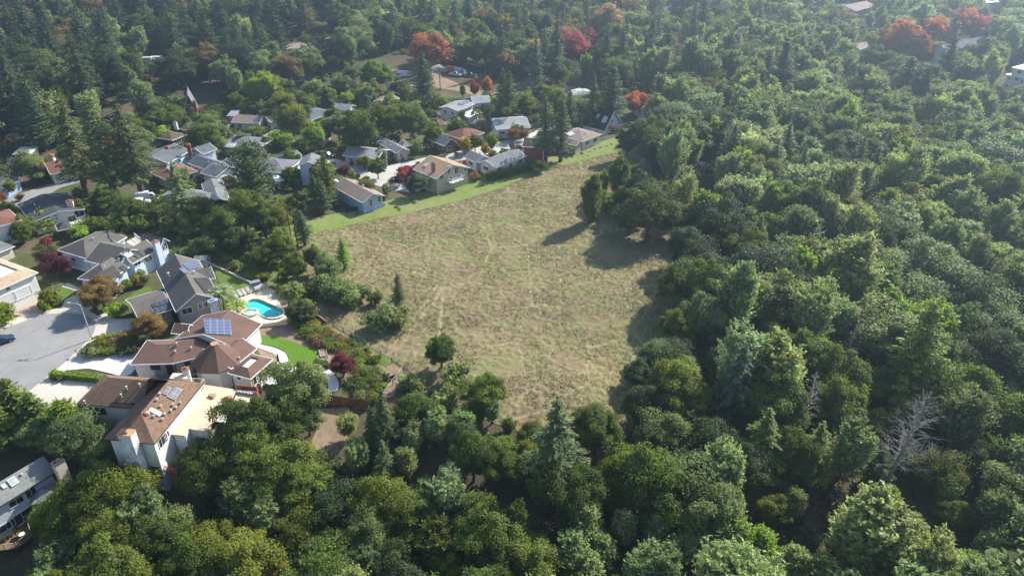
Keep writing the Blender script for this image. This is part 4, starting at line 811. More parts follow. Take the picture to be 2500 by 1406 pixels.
k6.win(0, 3, [(*Z6(650, 1118), 1.1, 2.2), (*Z6(592, 1172), 1.4, 1.4), (*Z6(712, 1120), 1.4, 1.9), (*Z6(660, 1190), 1.6, 1.4), (*Z6(735, 1175), 1.2, 1.2), (*Z6(765, 1162), 1.2, 1.2), (*Z6(785, 1115), 1.0, 1.2)]); k6.skylight(0, 0, *Z6(470, 1080), 1.2, 1.4); k6.chimney(*Z6(524, 1062), 7.6, 5.5, .9, .7, .3, plain('red brown flue', (.26, .14, .10)))
kb = [Z6(640, 1165), Z6(740, 1130)]; q0, q1, d_, n_ = k6.wallseg(k6.b[0], 3); a_, b_ = (hitp(q0, n_, *p) for p in kb); a_.z = b_.z = 2.6; k6.slab([a_, b_, b_ + n_ * 1.8, a_ + n_ * 1.8], .15, TRIM, 'balcony'); k6.rail([a_, a_ + n_ * 1.8, b_ + n_ * 1.8, b_], 1, TRIM, 'balcony_railing')
hs('long low grey roofed white house behind the tall dark hedge', 'mid', 'white', ((870, 1055), (992, 1022), (768, 1012), 3, 1.3, G_, 'AC'), ((1030, 1100), (1283, 1003), (935, 1038), 3, 1.3, G_, 'AB'), tr=Z6, vents=3)
hs('brick red house with a brown roof beside the tall redwood pair', 'dbrown', 'red', ((1160, 958), (1258, 952), (1195, 905), 3, 1.1, H_, 'AB'), ((1248, 925), (1430, 938), (1290, 862), 4.4, 1.5, G_, 'AB'), tr=Z6)
hs('grey brown gable roof right of the tall redwood pair', 'pink', 'tan', ((1690, 920), (1748, 888), (1545, 850), 3, 1.0, G_, 'AC'), tr=Z6)
k10 = hs('rose brown hip roofed house with a small flat white roof patch', 'pink', 'white', ((1745, 885), (1898, 828), (1605, 805), 3, 1.4, H_, 'AB'), tr=Z6); k10.skylight(0, 0, *Z6(1640, 825), 2.6, 1.6)
k11 = hs('blue gabled house with a steep black roof and two skylights', 'black', 'blue', ((1920, 800), (2062, 742), (1738, 748), 1.6, 5.4, G_, 'AC'), tr=Z6, vents=0, auto=False); k11.skylight(0, 0, *Z6(1865, 680), 1.0, 1.2); k11.skylight(0, 0, *Z6(1922, 708), 1.4, 2.2); k11.win(0, 3, [(*Z6(1978, 720), 1.2, 1.2), (*Z6(1965, 770), 1.4, 1.4)])
hs('white walled house with grey brown roof among the dark firs right of the black roof', 'pink', 'white', ((2220, 620), (2342, 608), (2075, 570), 3, 1.6, G_, 'AC'), tr=Z6)
hs('tan hillside house with lit windows among dark trees at the upper left', 'pink', 'cream', ((733, 131), (775, 118), (700, 108), 5, 1.5, G_, 'AB'), tr=ID)
hs('brown roofed shed with roof windows behind the green garden hedge', 'red', 'tan', ((560, 755), (640, 740), (505, 705), 2.8, 1.2, H_, 'AB'), tr=Z6)
hs('white garden canopy with a low tent roof behind the fan palms', 'white', 'white', ((815, 690), (905, 655), (800, 655), 2.6, .5, 'shed', 'AB'), tr=Z6, auto=False, vents=0, name='garden_canopy', cat='canopy')
hs('pale low shed at the forest edge by the end of the upper street', 'lgrey', 'pale', ((575, 283), (553, 283), (576, 272), 2.6, .4, 'shed', 'AB'), tr=ID, auto=False, vents=0, cat='shed', name='garden_shed')
fb = hs('white flat roofed modern building at the right edge of the photo', 'white', 'white', ((2455, 182), (2560, 205), (2480, 165), 5, 0, F_, 'AB'), ((2470, 165), (2560, 182), (2490, 155), 8, 0, F_, 'AB'), tr=ID, name='modern_building', cat='building')
hs('long grey roofed school like building near the far red trees', 'slate', 'pale', ((2310, 125), (2420, 100), (2300, 115), 5, 2, G_, 'AB'), tr=ID, name='long_building', cat='building', vents=4)
hs('pale roofed building below the far yellow tree on the right', 'pink', 'cream', ((2100, 122), (2130, 112), (2085, 110), 4, 1.5, G_, 'AB'), tr=ID, name='far_building', cat='building')
hs('brown roofed building beside the pale lane at the top right', 'pink', 'cream', ((2090, 28), (2140, 15), (2070, 12), 4, 2, G_, 'AB'), tr=ID, name='far_building', cat='building')
hs('white roofed building at the very top right of the photo', 'white', 'white', ((2400, 8), (2450, 5), (2400, 0), 5, 0, F_, 'AB'), tr=ID, name='far_building', cat='building')
hs('grey roofed house among far trees right of the pinkish red tree', 'lgrey', 'pale', ((1428, 78), (1455, 72), (1425, 68), 4, 2, G_, 'AB'), tr=ID)
hs('slate roofed house among the hazy trees at the top, left of the pale lane', 'slate', 'pale', ((1625, 28), (1660, 24), (1622, 18), 4, 2, G_, 'AB'), tr=ID)
sheet('road', [(2040,38),(2052,12),(2075,5),(2085,12),(2068,24),(2060,40)], 2, .1, CONC)
# ============================================================ plants that the photo singles out
RATIO = dict(oak=2.2, dome=2.1, willow=3.0, poplar=3.6, fir=4.3, redwood=5.6, cedar=3.5, pine=2.3, column=6.0, gum=4.4, shrub=1.5, wisp=1.7, bare=2.4)
def sized(kind, px, py, wpx, ratio, base):
    h = 8.0; r = 4.0
    for _ in range(4):
        q = G(px, py) if base else G(px, py, h * .93); d = q.y * CP - (q.z - CAMZ) * SP
        r = wpx / 2 * d / F; h = r * ratio
    return h, r
def rows(txt, base=False, group=None):
    out = []
    for ln in txt.strip().splitlines():
        ln = ln.split('#')[0].strip()
        if not ln: continue
        lab = None
        if '|' in ln: ln, lab = [s.strip() for s in ln.split('|')]
        a = ln.split(); kind, px, py, wpx, tint = a[0], float(a[1]), float(a[2]), float(a[3]), a[4]
        ratio = float(a[5]) if len(a) > 5 else RATIO[kind]
        h, r = sized(kind, px, py, wpx, ratio, base)
        out.append((B if base else T)(kind, px, py, h, r, tint, lab, group))
    return out
# tops of crowns: kind, px, py, crown width in px, tint, height / radius
rows('''
cedar 8 932 120 moss 2.4
cedar 62 965 110 moss 2.4
cedar -20 1000 120 moss 2
cedar 95 1020 90 moss 2.2
poplar 142 968 125 lime 2.4 | yellow green broadleaf tree in front of the brown tile roofed house
oak 172 1026 140 grey 1.8 | grey green oak between the three storey white wall and grey roof
oak 85 1035 100 grey 1.6
oak 228 1085 90 grey 2
shrub 262 1098 55 gold 1.5 | golden leaved shrub at the foot of the white chimney wall
oak 225 1172 160 olive 2
oak 290 1162 150 olive 2.1
oak 150 1215 150 olive 2
oak 250 1250 150 olive 1.9
willow 335 1190 170 grey 2.2 | feathery grey green crown among the olive oaks below the white house
willow 420 1235 140 grey 2.2
willow 560 1165 170 grey 2.2 | grey feathery crown in front of the lumpy olive oaks
oak 600 1004 160 oak 2 | dark green oak overlapping the tan flat roof
oak 548 1078 130 moss 2
oak 615 1075 150 olive 2
oak 690 1100 160 olive 2
oak 470 1100 100 grey 2
oak 500 1120 130 moss 2
oak 730 1150 150 olive 1.9
oak 640 1170 140 moss 2
oak 718 910 145 grey 2.3 | big grey green oak hiding the end of the curved concrete path
oak 700 985 110 oak 2.2
oak 745 1000 80 grey 2.2
oak 670 1010 90 oak 2
willow 130 1300 150 grey 2.4
willow 95 1345 150 grey 2.2
oak 245 1342 190 moss 2
oak 330 1390 130 olive 1.8
oak 600 1338 190 olive 2
oak 510 1385 130 olive 2
willow 700 1222 90 sage 2.6
willow 760 1130 80 grey 2.6
oak 450 1330 140 moss 2
oak 500 1300 140 olive 2
shrub 700 1185 90 moss 2
willow 842 1004 80 sage 2.4 | pale green round willow at the brown dirt yard
fir 925 955 100 fir 4.2 | dark thin fir right of the red plank fence
fir 900 1000 85 fir 4
wisp 1015 918 60 sage 1.7 | wispy sage bush at the corner of the wire fence
oak 975 992 50 rust 2 | small rusty brown tree beside the wire fence corner
willow 1085 935 95 sage 2.5
willow 1060 985 110 sage 2.6
willow 1010 1020 90 silver 2.8
willow 1130 990 90 sage 2.6
oak 1158 998 62 moss 2
oak 1180 935 110 olive 2.0
wisp 1240 1010 60 grey 2
willow 1200 968 70 silver 2.6
willow 1000 1048 70 silver 3
willow 990 1088 95 sage 2.8
oak 950 1030 80 dark 2.4
fir 935 1080 90 fir 3.8
oak 1215 1088 115 moss 2.3
oak 1290 1075 80 olive 2
oak 1255 1120 90 moss 2
oak 1300 1040 80 moss 2
fir 1362 985 190 fir 3.4 | tall dark fir standing in front of the meadow, tallest near the bottom
dome 1458 1007 135 moss 2 | dark round dome tree at the bottom edge of the meadow
oak 1455 1180 90 bright 2
oak 1490 1200 80 bright 2
willow 1085 1135 150 silver 2.6
willow 1120 1120 90 sage 2.6
willow 1040 1160 90 sage 2.5
poplar 1190 1205 92 lime 3.4
oak 930 1188 160 olive 2
oak 960 1250 120 olive 1.9
oak 870 1210 100 moss 2
willow 1060 1250 190 oak 2.2
willow 820 1290 170 moss 2.2
willow 760 1320 130 sage 2.4
willow 890 1310 170 grey 2.2
oak 1130 1290 90 moss 2
willow 1240 1300 90 silver 2.6
willow 1330 1080 60 sage 2.6
poplar 1440 1225 130 sage 2.8
poplar 1400 1290 140 sage 2.6
poplar 1475 1300 120 sage 2.6
poplar 1530 1238 100 silver 3
poplar 1605 1245 100 silver 3
poplar 1430 1340 150 sage 2.4
fir 1818 848 150 blue 3.6 | grey blue fir with drooping boughs, top standing among rounded oaks
oak 1685 930 110 bright 2.1
oak 1610 842 95 grey 2.1
oak 1560 890 80 dark 2.2
oak 1660 870 110 grey 2
willow 1760 840 80 grey 2.6
oak 1820 832 90 moss 2.2
oak 1895 852 110 grey 2.2
oak 1972 828 150 moss 2.1
oak 2010 880 90 olive 2
cedar 2285 760 190 olive 3.4 | big yellow green conical tree over a dark hollow
cedar 2330 840 110 moss 3.4
oak 2140 920 100 olive 2
oak 2365 860 120 dark 2.4
oak 2236 976 100 olive 2.2
oak 2400 975 90 dark 2.4
willow 2476 925 110 silver 2.6
willow 2440 1000 80 silver 2.6
fir 1876 1006 150 moss 2.8
fir 2010 1038 130 moss 2.8
oak 1940 1060 110 moss 2.4
oak 1540 1107 140 bright 2.2
oak 1684 1124 140 dark 2.4
oak 1620 1020 140 grey 2.2
oak 1580 960 110 dark 2.3
oak 1740 1040 130 dark 2.4
oak 1820 1100 130 dark 2.4
oak 1580 1085 60 sage 2.4
poplar 1800 1250 150 lime 2.6
poplar 1870 1280 120 lime 2.6
poplar 1730 1290 110 sage 2.6
poplar 1950 1330 110 sage 2.6
willow 1785 1318 150 moss 2.4
willow 2145 1225 150 silver 2.5
willow 2080 1270 110 sage 2.5
willow 2236 1244 110 silver 2.6
poplar 2332 1158 85 sage 3
oak 2342 1236 90 olive 2
oak 2308 1115 120 olive 2.1
willow 2480 1045 150 moss 2.6
willow 2476 1195 160 grey 2.6
poplar 2452 1285 120 sage 2.8
poplar 2020 1350 140 sage 2.6
willow 2290 1320 120 sage 2.6
willow 1950 1190 100 sage 2.6
oak 1900 1222 90 olive 2
oak 2080 1010 110 grey 2
oak 2140 1010 100 olive 2
oak 2230 1110 70 moss 2
poplar 2180 1180 80 lime 2.6
oak 1970 1120 90 moss 2
cedar 2160 1090 90 fir 3.4
willow 1680 1290 110 sage 2.6
oak 2400 1100 100 dark 2.4
poplar 2380 1340 120 lime 2.6
oak 1568 438 100 dark 2.3
oak 1590 468 140 oak 2.0 | broad dark oak casting its shadow on the right side of the meadow
oak 1540 500 90 dark 2
oak 1650 510 90 oak 2
oak 1535 318 55 dark 3 | dark tree standing at the far end of the bright grass strip
oak 1600 330 80 oak 2.4
bare 1573 392 70 brown 2.2 | bare brown bushy tree behind the two slim eucalyptus trees
willow 1760 447 80 silver 3.2
poplar 1833 497 75 lime 3.2
poplar 1943 505 90 lime 2.6
willow 1790 560 80 sage 2.8
oak 1684 568 110 dark 2.1
bare 1746 572 90 brown 2.2 | leafless grey tree among dark oaks right of the meadow
willow 1924 562 140 sage 2.4
oak 1660 660 110 oak 2.1
oak 1720 655 130 moss 2.1
oak 1770 690 110 grey 2.1
poplar 1800 650 110 moss 3
poplar 2040 640 150 lime 2.3
willow 1990 700 110 sage 2.5
oak 1660 770 90 moss 2.2
oak 1890 790 90 olive 2.2
oak 1730 740 120 grey 2.1
oak 1650 840 110 dark 2
willow 2100 560 130 sage 2.6
willow 2180 620 140 sage 2.5
willow 2250 560 110 silver 2.6
oak 2280 430 100 oak 2.4
oak 2460 430 130 moss 2.6
willow 2300 480 100 silver 2.8
oak 1600 300 90 oak 2.3
willow 1690 320 90 grey 2.8
willow 1700 255 80 silver 3
willow 1790 250 90 oak 2.6
oak 1850 245 110 olive 2
''')
# ---- dead trees
def dead(px, py, h, lean, label, nb=70, s=1):
    q = G(px, py); o = empty('dead_tree', q, 0); o['label'] = label; o['category'] = 'dead tree'
    tb = MB(); tb.tube([(0, 0, -1), (lean * h * .25, 0, h * .25), (lean * h * .6, 0, h * .6), (lean * h, lean * .3 * h, h)], [.34 * s, .27 * s, .17 * s, .03], 7)
    mesh_obj('trunk', tb.mesh('dead_trunk'), PALEBARK if s < 1 else plain('weathered trunk', (.20, .18, .16), .95, .3, 2), o)
    mesh_obj('branches', bare('dead_branches', h, .2, int(px), nb, lean, .30 if s >= 1 else .24, 1.0 if s >= 1 else .1, 9), PALEBARK, o); TREES.append(dict(o=o, kind='dead', tint='tan', x=q.x, y=q.y, h=h, r=h * .3, z=q.z, label=label))
dead(2145, 1215, 20, .12, 'large dead tree with many bare pale limbs leaning right over the woods', 110, 1.1)
dead(1945, 1075, 14, .04, 'slim dead conifer with short pale branches, lower of the two slim snags', 60, .7)
dead(2045, 925, 12, .08, 'slim leaning dead conifer above the other slim snag in the woods', 55, .7)
# ---- bases seen on open ground
rows('''
dome 1078 898 76 moss 2.4 | lone dark oak standing inside the lower left corner of the meadow
poplar 1439 546 84 moss 3.6 | taller slim eucalyptus standing out in the meadow
poplar 1545 470 60 moss 2.8
oak 1478 520 62 olive 1.7
oak 1528 522 74 moss 1.8
oak 1500 512 50 grey 1.7
poplar 1452 536 44 moss 3.4
poplar 1510 492 84 moss 3.2 | slim eucalyptus nearest the woods on the meadow edge
poplar 1470 486 50 olive 3.4 | short thin eucalyptus between two taller ones on the meadow edge
shrub 1110 935 70 grey 1.5
dome 728 690 58 moss 2.9 | dark cone shaped bush tree between the pool and the meadow
cedar 842 655 46 lime 3.6 | narrow yellow green conifer on the left edge of the meadow
oak 805 690 70 grey 2
oak 772 668 50 grey 3
cedar 797 672 34 fir 4
shrub 845 740 80 grey 1.5
shrub 800 725 70 grey 1.5
shrub 872 738 62 grey 1.5
shrub 918 745 38 moss 2
fir 975 735 46 fir 3.4 | small pointed fir on the left side of the meadow
shrub 935 800 76 grey 1.5 | grey green rounded bush left of the meadow, lower left of the small fir
shrub 975 795 60 grey 1.5
oak 650 660 70 oak 1.7
oak 690 640 80 olive 2
oak 605 570 100 olive 2.2
oak 650 585 90 moss 2.2
oak 555 600 90 moss 2.1
oak 590 625 70 dark 2
oak 680 580 70 olive 2.4
redwood 745 600 56 fir 3.4 | small dark conifer at the upper left corner of the meadow
oak 500 560 90 olive 1.8
oak 520 620 70 grey 1.5
fir 455 560 110 grey 3.2 | grey green fir in front of the pale roof with solar panels
oak 400 545 80 olive 1.5
oak 320 545 70 moss 2
oak 265 520 70 moss 1.8
pine 630 525 130 fir 2.7 | dark spreading pine with upswept boughs between the back gardens
cedar 790 520 56 fir 3.4
cedar 805 500 60 moss 4.4
cedar 770 490 40 moss 3.4
redwood 215 480 110 umber 4.4 | leftmost of the three redwoods beside the road
redwood 285 490 110 umber 4.6 | middle one of the three redwoods beside the road
redwood 350 480 110 umber 4.2 | right one of the three redwoods beside the road
redwood 1332 400 70 fir 4.9 | left one of two tall redwoods at the edge of the bright grass strip
redwood 1368 396 62 fir 4.9 | right one of two tall redwoods at the edge of the bright grass strip
cedar 1390 310 50 blue 3.6
cedar 112 370 95 fir 4.2 | tall dark green conical cedar left of the redwood trio
cedar 20 330 90 fir 4
cedar 5 470 70 dark 4
oak 880 390 80 moss 3
cedar 905 350 70 fir 3.6
oak 960 350 90 olive 2.4
oak 1010 350 70 moss 2.6
cedar 1230 290 62 fir 4
oak 830 345 66 grey 2
oak 720 340 70 olive 2.4
oak 770 370 60 lime 2.2
oak 740 385 50 moss 2
dome 508 375 80 moss 1.9 | rounded dark tree behind the grey roofed blue house
oak 1020 480 54 blue 2 | blue green round tree standing left of the crimson hedge
dome 715 455 50 bright 2
oak 712 415 44 oak 2.2
oak 85 445 80 grey 1.8
oak 340 380 80 grey 1.8
willow 450 465 60 grey 2.4
oak 930 400 44 grey 1.7 | grey round tree by the driveway of the grey house at the bend
oak 890 415 36 olive 2
oak 1060 360 56 olive 2
oak 1200 375 30 lime 3.4
oak 1185 385 24 gold 3 | pale golden young tree beside the street bend
oak 1135 380 28 gold 3.2 | golden yellow slim tree on the street behind the tan gabled house
oak 975 455 30 plum 2
shrub 990 435 46 red 1.4
shrub 1022 440 52 plum 1.3
shrub 1050 452 40 red 1.5
shrub 1075 458 36 plum 1.7
shrub 1095 455 36 rust 1.4
shrub 1160 440 30 rust 1.3
oak 842 438 34 plum 2.2 | plum leaved small tree beside the street bend
oak 860 445 22 sage 3
oak 945 478 26 sage 2.4
oak 145 680 62 plum 2.0
oak 128 650 60 brown 1.8
dome 152 665 36 plum 1.7
oak 258 755 104 brown 1.55 | broad brown green tree at the head of the cul-de-sac
oak 375 828 82 brown 1.7 | rounded brown green tree beside the brown roof with solar panels
shrub 290 772 44 lime 1.7
shrub 128 745 46 olive 1.9
shrub 112 760 28 bright 2.3
shrub 82 720 24 bright 1.8
shrub 12 790 60 bright 1.5
shrub -5 770 60 olive 1.5
dome 312 708 30 lime 2
dome 340 698 26 gold 2
dome 354 696 26 moss 2
dome 335 690 22 lime 2
oak 345 680 30 sage 1.6
shrub 275 860 40 grey 1.1
shrub 240 850 44 olive 1.2
shrub 225 868 50 grey 1
shrub 262 868 36 olive 1.2
shrub 290 845 50 brown 1
shrub 320 862 50 dark 1
shrub 300 832 40 brown 1
shrub 135 926 18 olive 1.6
shrub 150 928 20 olive 1.6
shrub 62 592 46 oak 1.9
dome 60 595 48 oak 2.2
shrub 120 560 60 lime 1.4
shrub 240 570 60 olive 1.4
shrub 200 580 60 lime 1.2
shrub 280 560 50 lime 1.3
shrub 350 560 50 lime 1.4
shrub 700 450 30 oak 1.6
shrub 115 600 26 red 1.6
oak 840 918 66 plum 1.9 | purple red plum tree beside the curved concrete path
shrub 755 782 44 oak 1.5
oak 738 788 66 dark 1.7
shrub 725 782 36 dark 1.4
shrub 905 925 70 moss .7
shrub 880 940 60 moss .7
shrub 880 970 40 grey 1
shrub 915 975 40 olive 1
wisp 990 950 70 sage 1.6
wisp 1020 965 60 sage 1.6
shrub 930 955 36 bright 1.2
shrub 620 335 40 olive 1.3
dome 655 300 40 grey 1.7
column 625 360 14 dark 6
column 637 362 14 dark 6
column 652 370 20 moss 4
column 672 345 10 dark 5
shrub 690 360 60 lime 1.3
shrub 645 305 26 gold 1.6
shrub 620 300 20 red 1.6
shrub 660 312 24 plum 1.6
oak 700 300 70 olive 2.2
oak 740 310 50 moss 2
oak 330 335 60 bright 1.7
oak 390 320 60 oak 1.8
oak 425 298 60 oak 1.4
shrub 385 312 22 rust 1.5
oak 340 310 30 orange 1.8 | small orange tree above the redwood trio
oak 270 400 60 rust 2
dome 790 345 36 olive 1.9
shrub 30 350 30 rust 1.1
oak 1160 370 40 oak 2
oak 1310 420 50 oak 1.3
oak 1545 285 56 orange 2 | orange brown tree behind the blue gabled house with the black roof
shrub 1500 325 16 red 2
oak 1430 345 34 orange 1.3
oak 900 270 46 grey 2.6
oak 1190 240 30 orange 3.3 | green and orange upright tree behind the white roof with solar panels
oak 1160 240 26 red 3
column 1130 240 14 bright 5
oak 1260 340 40 oak 1.8
oak 1120 340 50 moss 1.9
oak 560 455 40 brown 1.2
oak 600 450 40 olive 1.2
''', True)
# autumn colour and landmark crowns further off
rows('''
oak 1393 80 84 pink 2.1 | bright pinkish red round tree in the far woods
oak 1440 78 56 red 2.2 | smaller orange red tree just right of the pinkish red one
oak 1045 92 98 orange 1.9 | rusty orange round tree in the far woods left of centre
oak 1095 98 40 rust 2
oak 1178 30 50 rust 3
oak 1235 46 50 gold 3 | golden yellow tree in the far woods behind a pointed dark fir
fir 1222 55 64 blue 4.4
dome 2215 55 74 orange 2.8 | tallest red tree of the far right autumn row
dome 2178 64 60 gold 2.6
dome 2288 50 70 orange 2.6
dome 2250 84 64 orange 2.4
dome 2146 92 46 gold 2.3 | small yellow tree at the left end of the far right autumn row
dome 2362 26 70 orange 2.4
dome 2404 44 64 pink 2.2 | pinkish red tree at the right end of the far autumn row
oak 1490 22 100 tan 2.0
oak 1540 15 70 rust 2
cedar 1925 105 120 dark 3.4 | dark broad conifer clump standing above the pale willows right
cedar 1880 130 80 dark 3.4
fir 2135 95 60 dark 3
cedar 2330 95 80 dark 4
cedar 2270 170 90 dark 3.4
fir 2260 20 60 blue 4
fir 1700 10 60 blue 5
cedar 1500 165 90 fir 3.4
fir 1450 190 70 fir 4
redwood 1330 80 50 blue 5
redwood 1360 60 60 blue 5
redwood 1310 100 60 blue 5
cedar 1030 135 80 fir 3.4
dome 915 155 84 bright 1.8 | bright rounded tree in the woods behind the grey roofs
cedar 1240 180 66 moss 4
willow 1700 85 140 grey 2.4
willow 1800 100 120 grey 2.4
willow 1630 100 110 silver 2.6
poplar 1590 110 90 sage 3
willow 2010 150 130 sage 2.2
willow 2120 150 140 grey 2.2
willow 2040 190 140 sage 2.2
willow 560 150 70 sage 3
willow 640 160 90 lime 2.6
willow 610 170 70 lime 3
willow 330 180 90 sage 3
willow 410 25 70 sage 3
willow 500 35 70 sage 3
willow 580 28 80 sage 3
''')
# ---- palms
PFR = leaf_mat('palm fronds', False, .25, .45, .4)
def frond_mesh(seed, n=18, L=2.6, droop=1.0, fan=False):
    g = np.random.default_rng(seed); parts = []; va = []
    for i in range(n):
        an = 2.4 * i; el = .95 - 1.3 * (i / n); o = np.array([math.cos(an), math.sin(an), 0]); s = np.array([-o[1], o[0], 0]); m = 22
        t = np.repeat(np.linspace(.15, 1, m), 2); sd_ = np.tile([1, -1], m)
        if fan:
            C = o * (L * (.35 + .5 * t))[:, None] * math.cos(el) + np.array([0, 0, 1.]) * (L * .6 * math.sin(el) - droop * .5 * t * t)[:, None] + s * (sd_ * (1 - np.abs(t - .6)) * .35 * L * .6)[:, None]
        else:
            C = o * (L * t * math.cos(el))[:, None] + np.array([0, 0, 1.]) * (L * t * math.sin(el) - droop * t * t * L * .45)[:, None] + s * (sd_ * .16 * L * np.sin(3.0 * t) ** .7)[:, None]
        Tt = s * sd_[:, None] + o * .7 + np.array([0, 0, -.3]); nn = unit(np.array([0, 0, 1.]) + g.normal(size=C.shape) * .25 + s * sd_[:, None] * -.2)
        parts.append(leaves(C, nn, L * .16, L * .022 if not fan else L * .04, Tt)); va.append(g.normal(.5, .12, len(C)))
    return pack('palm_fronds', parts, va)
PALM = {f: [frond_mesh(s, 22, 2.6, 1.0, f) for s in (1, 2)] for f in (True, False)}
def palm(px, py, h, sz, tint, label, fan=False, group=None):
    q = G(px, py); o = empty('palm_tree', q, random.random() * 6, label=label, cat='palm tree', group=group)
    b = MB(); b.tube([(0, 0, -.5), (.05 * h, 0, h * .5), (.04 * h, .02 * h, h)], [.26, .18, .16], 7); mesh_obj('trunk', b.mesh('palm_trunk'), plain('palm trunk', (.17, .13, .09), .95, .25), o)
    f = mesh_obj('fronds', PALM[fan][int(px) % 2], PFR, o, (.04 * h, .02 * h, h)); f.scale = (sz,) * 3; f.color = (*TINT[tint][0], 1)
    TREES.append(dict(o=o, kind='palm', tint=tint, x=q.x, y=q.y, h=h, r=2.5 * sz, z=q.z, label=label))
palm(548, 762, 4.6, 1.05, 'sage', 'taller feathery palm tree beside the pool')
palm(583, 775, 2.6, .9, 'lime', 'short yellow green palm tree beside the round spa of the pool')
palm(722, 752, 4.4, .9, 'olive', 'palm tree right of the pool, rising from dark shrubs')
palm(706, 756, 3.4, .75, 'olive', 'lower palm tree right of the pool, nearest the water')
palm(1162, 330, 7, .85, 'olive', 'leftmost of the three fan palms behind the brown hipped roof', True)
palm(1198, 318, 7.5, .85, 'olive', 'middle one of the three fan palms behind the brown hipped roof', True)
palm(1235, 322, 7, .8, 'olive', 'right one of the three fan palms, in front of a pale grey roof', True)
# ---- clipped hedges: a thick strip with a leafy coat
def hedge(pts, wid, hgt, tint, label, name='hedge', group=None):
    p = [G(*a) for a in pts]; parts = []; va = []
    for a, b in zip(p[:-1], p[1:]):
        d = b - a; L = d.length; d.normalize(); s = Vector((-d.y, d.x, 0)); n = int(L * (wid + 2 * hgt) * 55)
        t = RNG.random(n); k = RNG.random(n) * (wid + 2 * hgt); lat = np.where(k < hgt, -wid / 2, np.where(k > hgt + wid, wid / 2, k - hgt - wid / 2)); up = np.where(k < hgt, k, np.where(k > hgt + wid, 2 * hgt + wid - k, hgt))
        lum = .18 * np.sin(t * L * 1.7) + .12 * np.sin(t * L * 3.1 + 1)
        C = np.array(a)[None] + np.outer(t * L, d) + np.outer(lat * (1 + lum), s) + np.outer(up * (1 + lum * .5), (0, 0, 1)) + RNG.normal(size=(n, 3)) * .06
        C[:, 2] = np.maximum(C[:, 2], min(a.z, b.z))
        nn = unit(np.where((np.abs(lat) >= wid / 2 - 1e-6)[:, None], np.sign(lat)[:, None] * np.array(s)[None], np.array([[0, 0, 1.]])) + RNG.normal(size=(n, 3)) * .5)
        parts.append(leaves(C, nn, .13, .09)); va.append(RNG.normal(.5, .18, n))
        core = MB(); core.box((a + b) / 2 + Vector((0, 0, hgt * .46)), d * L / 2, s * wid * .42, Vector((0, 0, hgt * .46))); V = np.array(core.v); Q = np.array([f for f in core.f if len(f) == 4]); parts.append((V, Q)); va.append(np.full(len(Q), .25))
    o0 = p[0]
    me = pack(name, [(v - np.array(o0), q) for v, q in parts], va); o = mesh_obj(name, me, LEAF, None, o0, label=label, cat='hedge', group=group); o.color = (*TINT[tint][0], 1)
hedge([(128, 921), (190, 926), (258, 934)], 1.0, 1.2, 'lime', 'clipped yellow green hedge between the two front drives')
hedge([(246, 832), (290, 826), (338, 820)], 1.0, 1.0, 'lime', 'clipped yellow green hedge along the drive of the grey gabled house')
hedge([(136, 585), (180, 572), (240, 556)], 1.2, 2.0, 'moss', 'long green hedge behind the pale blue house')
hedge([(1190, 443), (1240, 432), (1300, 412), (1318, 405)], 1.6, 2.4, 'moss', 'tall dark hedge along the fence of the long grey house')
hedge([(770, 888), (790, 893), (806, 900)], .8, .9, 'moss', 'short clipped hedge beside the curved concrete path')
hedge([(1060, 325), (1110, 312), (1150, 300)], 1.2, 1.6, 'bright', 'green hedge around the back garden with a white canopy')
hedge([(800, 370), (850, 386), (885, 398)], 1.4, 1.0, 'olive', 'low shrubby hedge along the kerb of the upper street bend')
# ---- low spreading shrubs on the bank between the lawn and the wire fence
for i, (px, py) in enumerate([(735,790),(745,800),(770,805),(760,815),(785,815),(800,822),(780,832),(805,838),(828,838),(820,850),(840,855),(775,838),(860,850),(845,868),(870,865),(885,872),(900,880),(760,822),(790,845),(875,890)]):
    h, r = sized('shrub', px, py, 40, .9, True); B('shrub', px + random.uniform(-4, 4), py, h, r * random.uniform(.8, 1.2), random.choice(['olive', 'olive', 'moss', 'brown']))
MEADW = [tuple(G(*p))[:2] for p in MEADOW]
# ============================================================ pool terrace and garden
def U8(pts, up): return [tuple(G(*p, up))[:2] for p in pts]
sheet('pool_terrace', U8([(560,772),(566,745),(580,722),(612,706),(648,700),(690,716),(728,742),(726,768),(700,784),(640,790),(600,787)], .8), .5, .8, PATIO, world=True, thick=1.2, hole=POOL)
wm, nt, bs = newmat('pool water'); p_ = wpos(nt); bs.inputs['Base Color'].default_value = (.03, .55, .55, 1); bs.inputs['Roughness'].default_value = .06; nz = noise(nt, p_, 1.8, 2)
nt.links.new(mixc(nt, ramp(nt, noise(nt, p_, .25, 2), .35, .65), (.020, .50, .52), (.045, .62, .60)), bs.inputs['Base Color']); bump(nt, nz, bs, .06, .1)
pz = G(640, 752).z; pc = Vector((sum(p[0] for p in POOL) / len(POOL), sum(p[1] for p in POOL) / len(POOL), pz))
pool = empty('swimming_pool', pc, 0, label='turquoise swimming pool with rounded ends set in a cream terrace', cat='swimming pool')
inf = lambda k: [Vector((pc.x + (x - pc.x) * k, pc.y + (y - pc.y) * k, 0)) for x, y in POOL]
MB().poly([v + Vector((0, 0, pz + .35)) for v in inf(1.0)]).build('water', wm, pool)
m = MB(); a_, b_ = inf(1.0), inf(1.09)
for i in range(len(a_)): j = (i + 1) % len(a_); m.prism([v + Vector((0, 0, pz + .806)) for v in (a_[i], a_[j], b_[j], b_[i])], (0, 0, .05))
m.build('coping', plain('pale coping', (.72, .66, .56), .7, .06), pool)
m = MB()
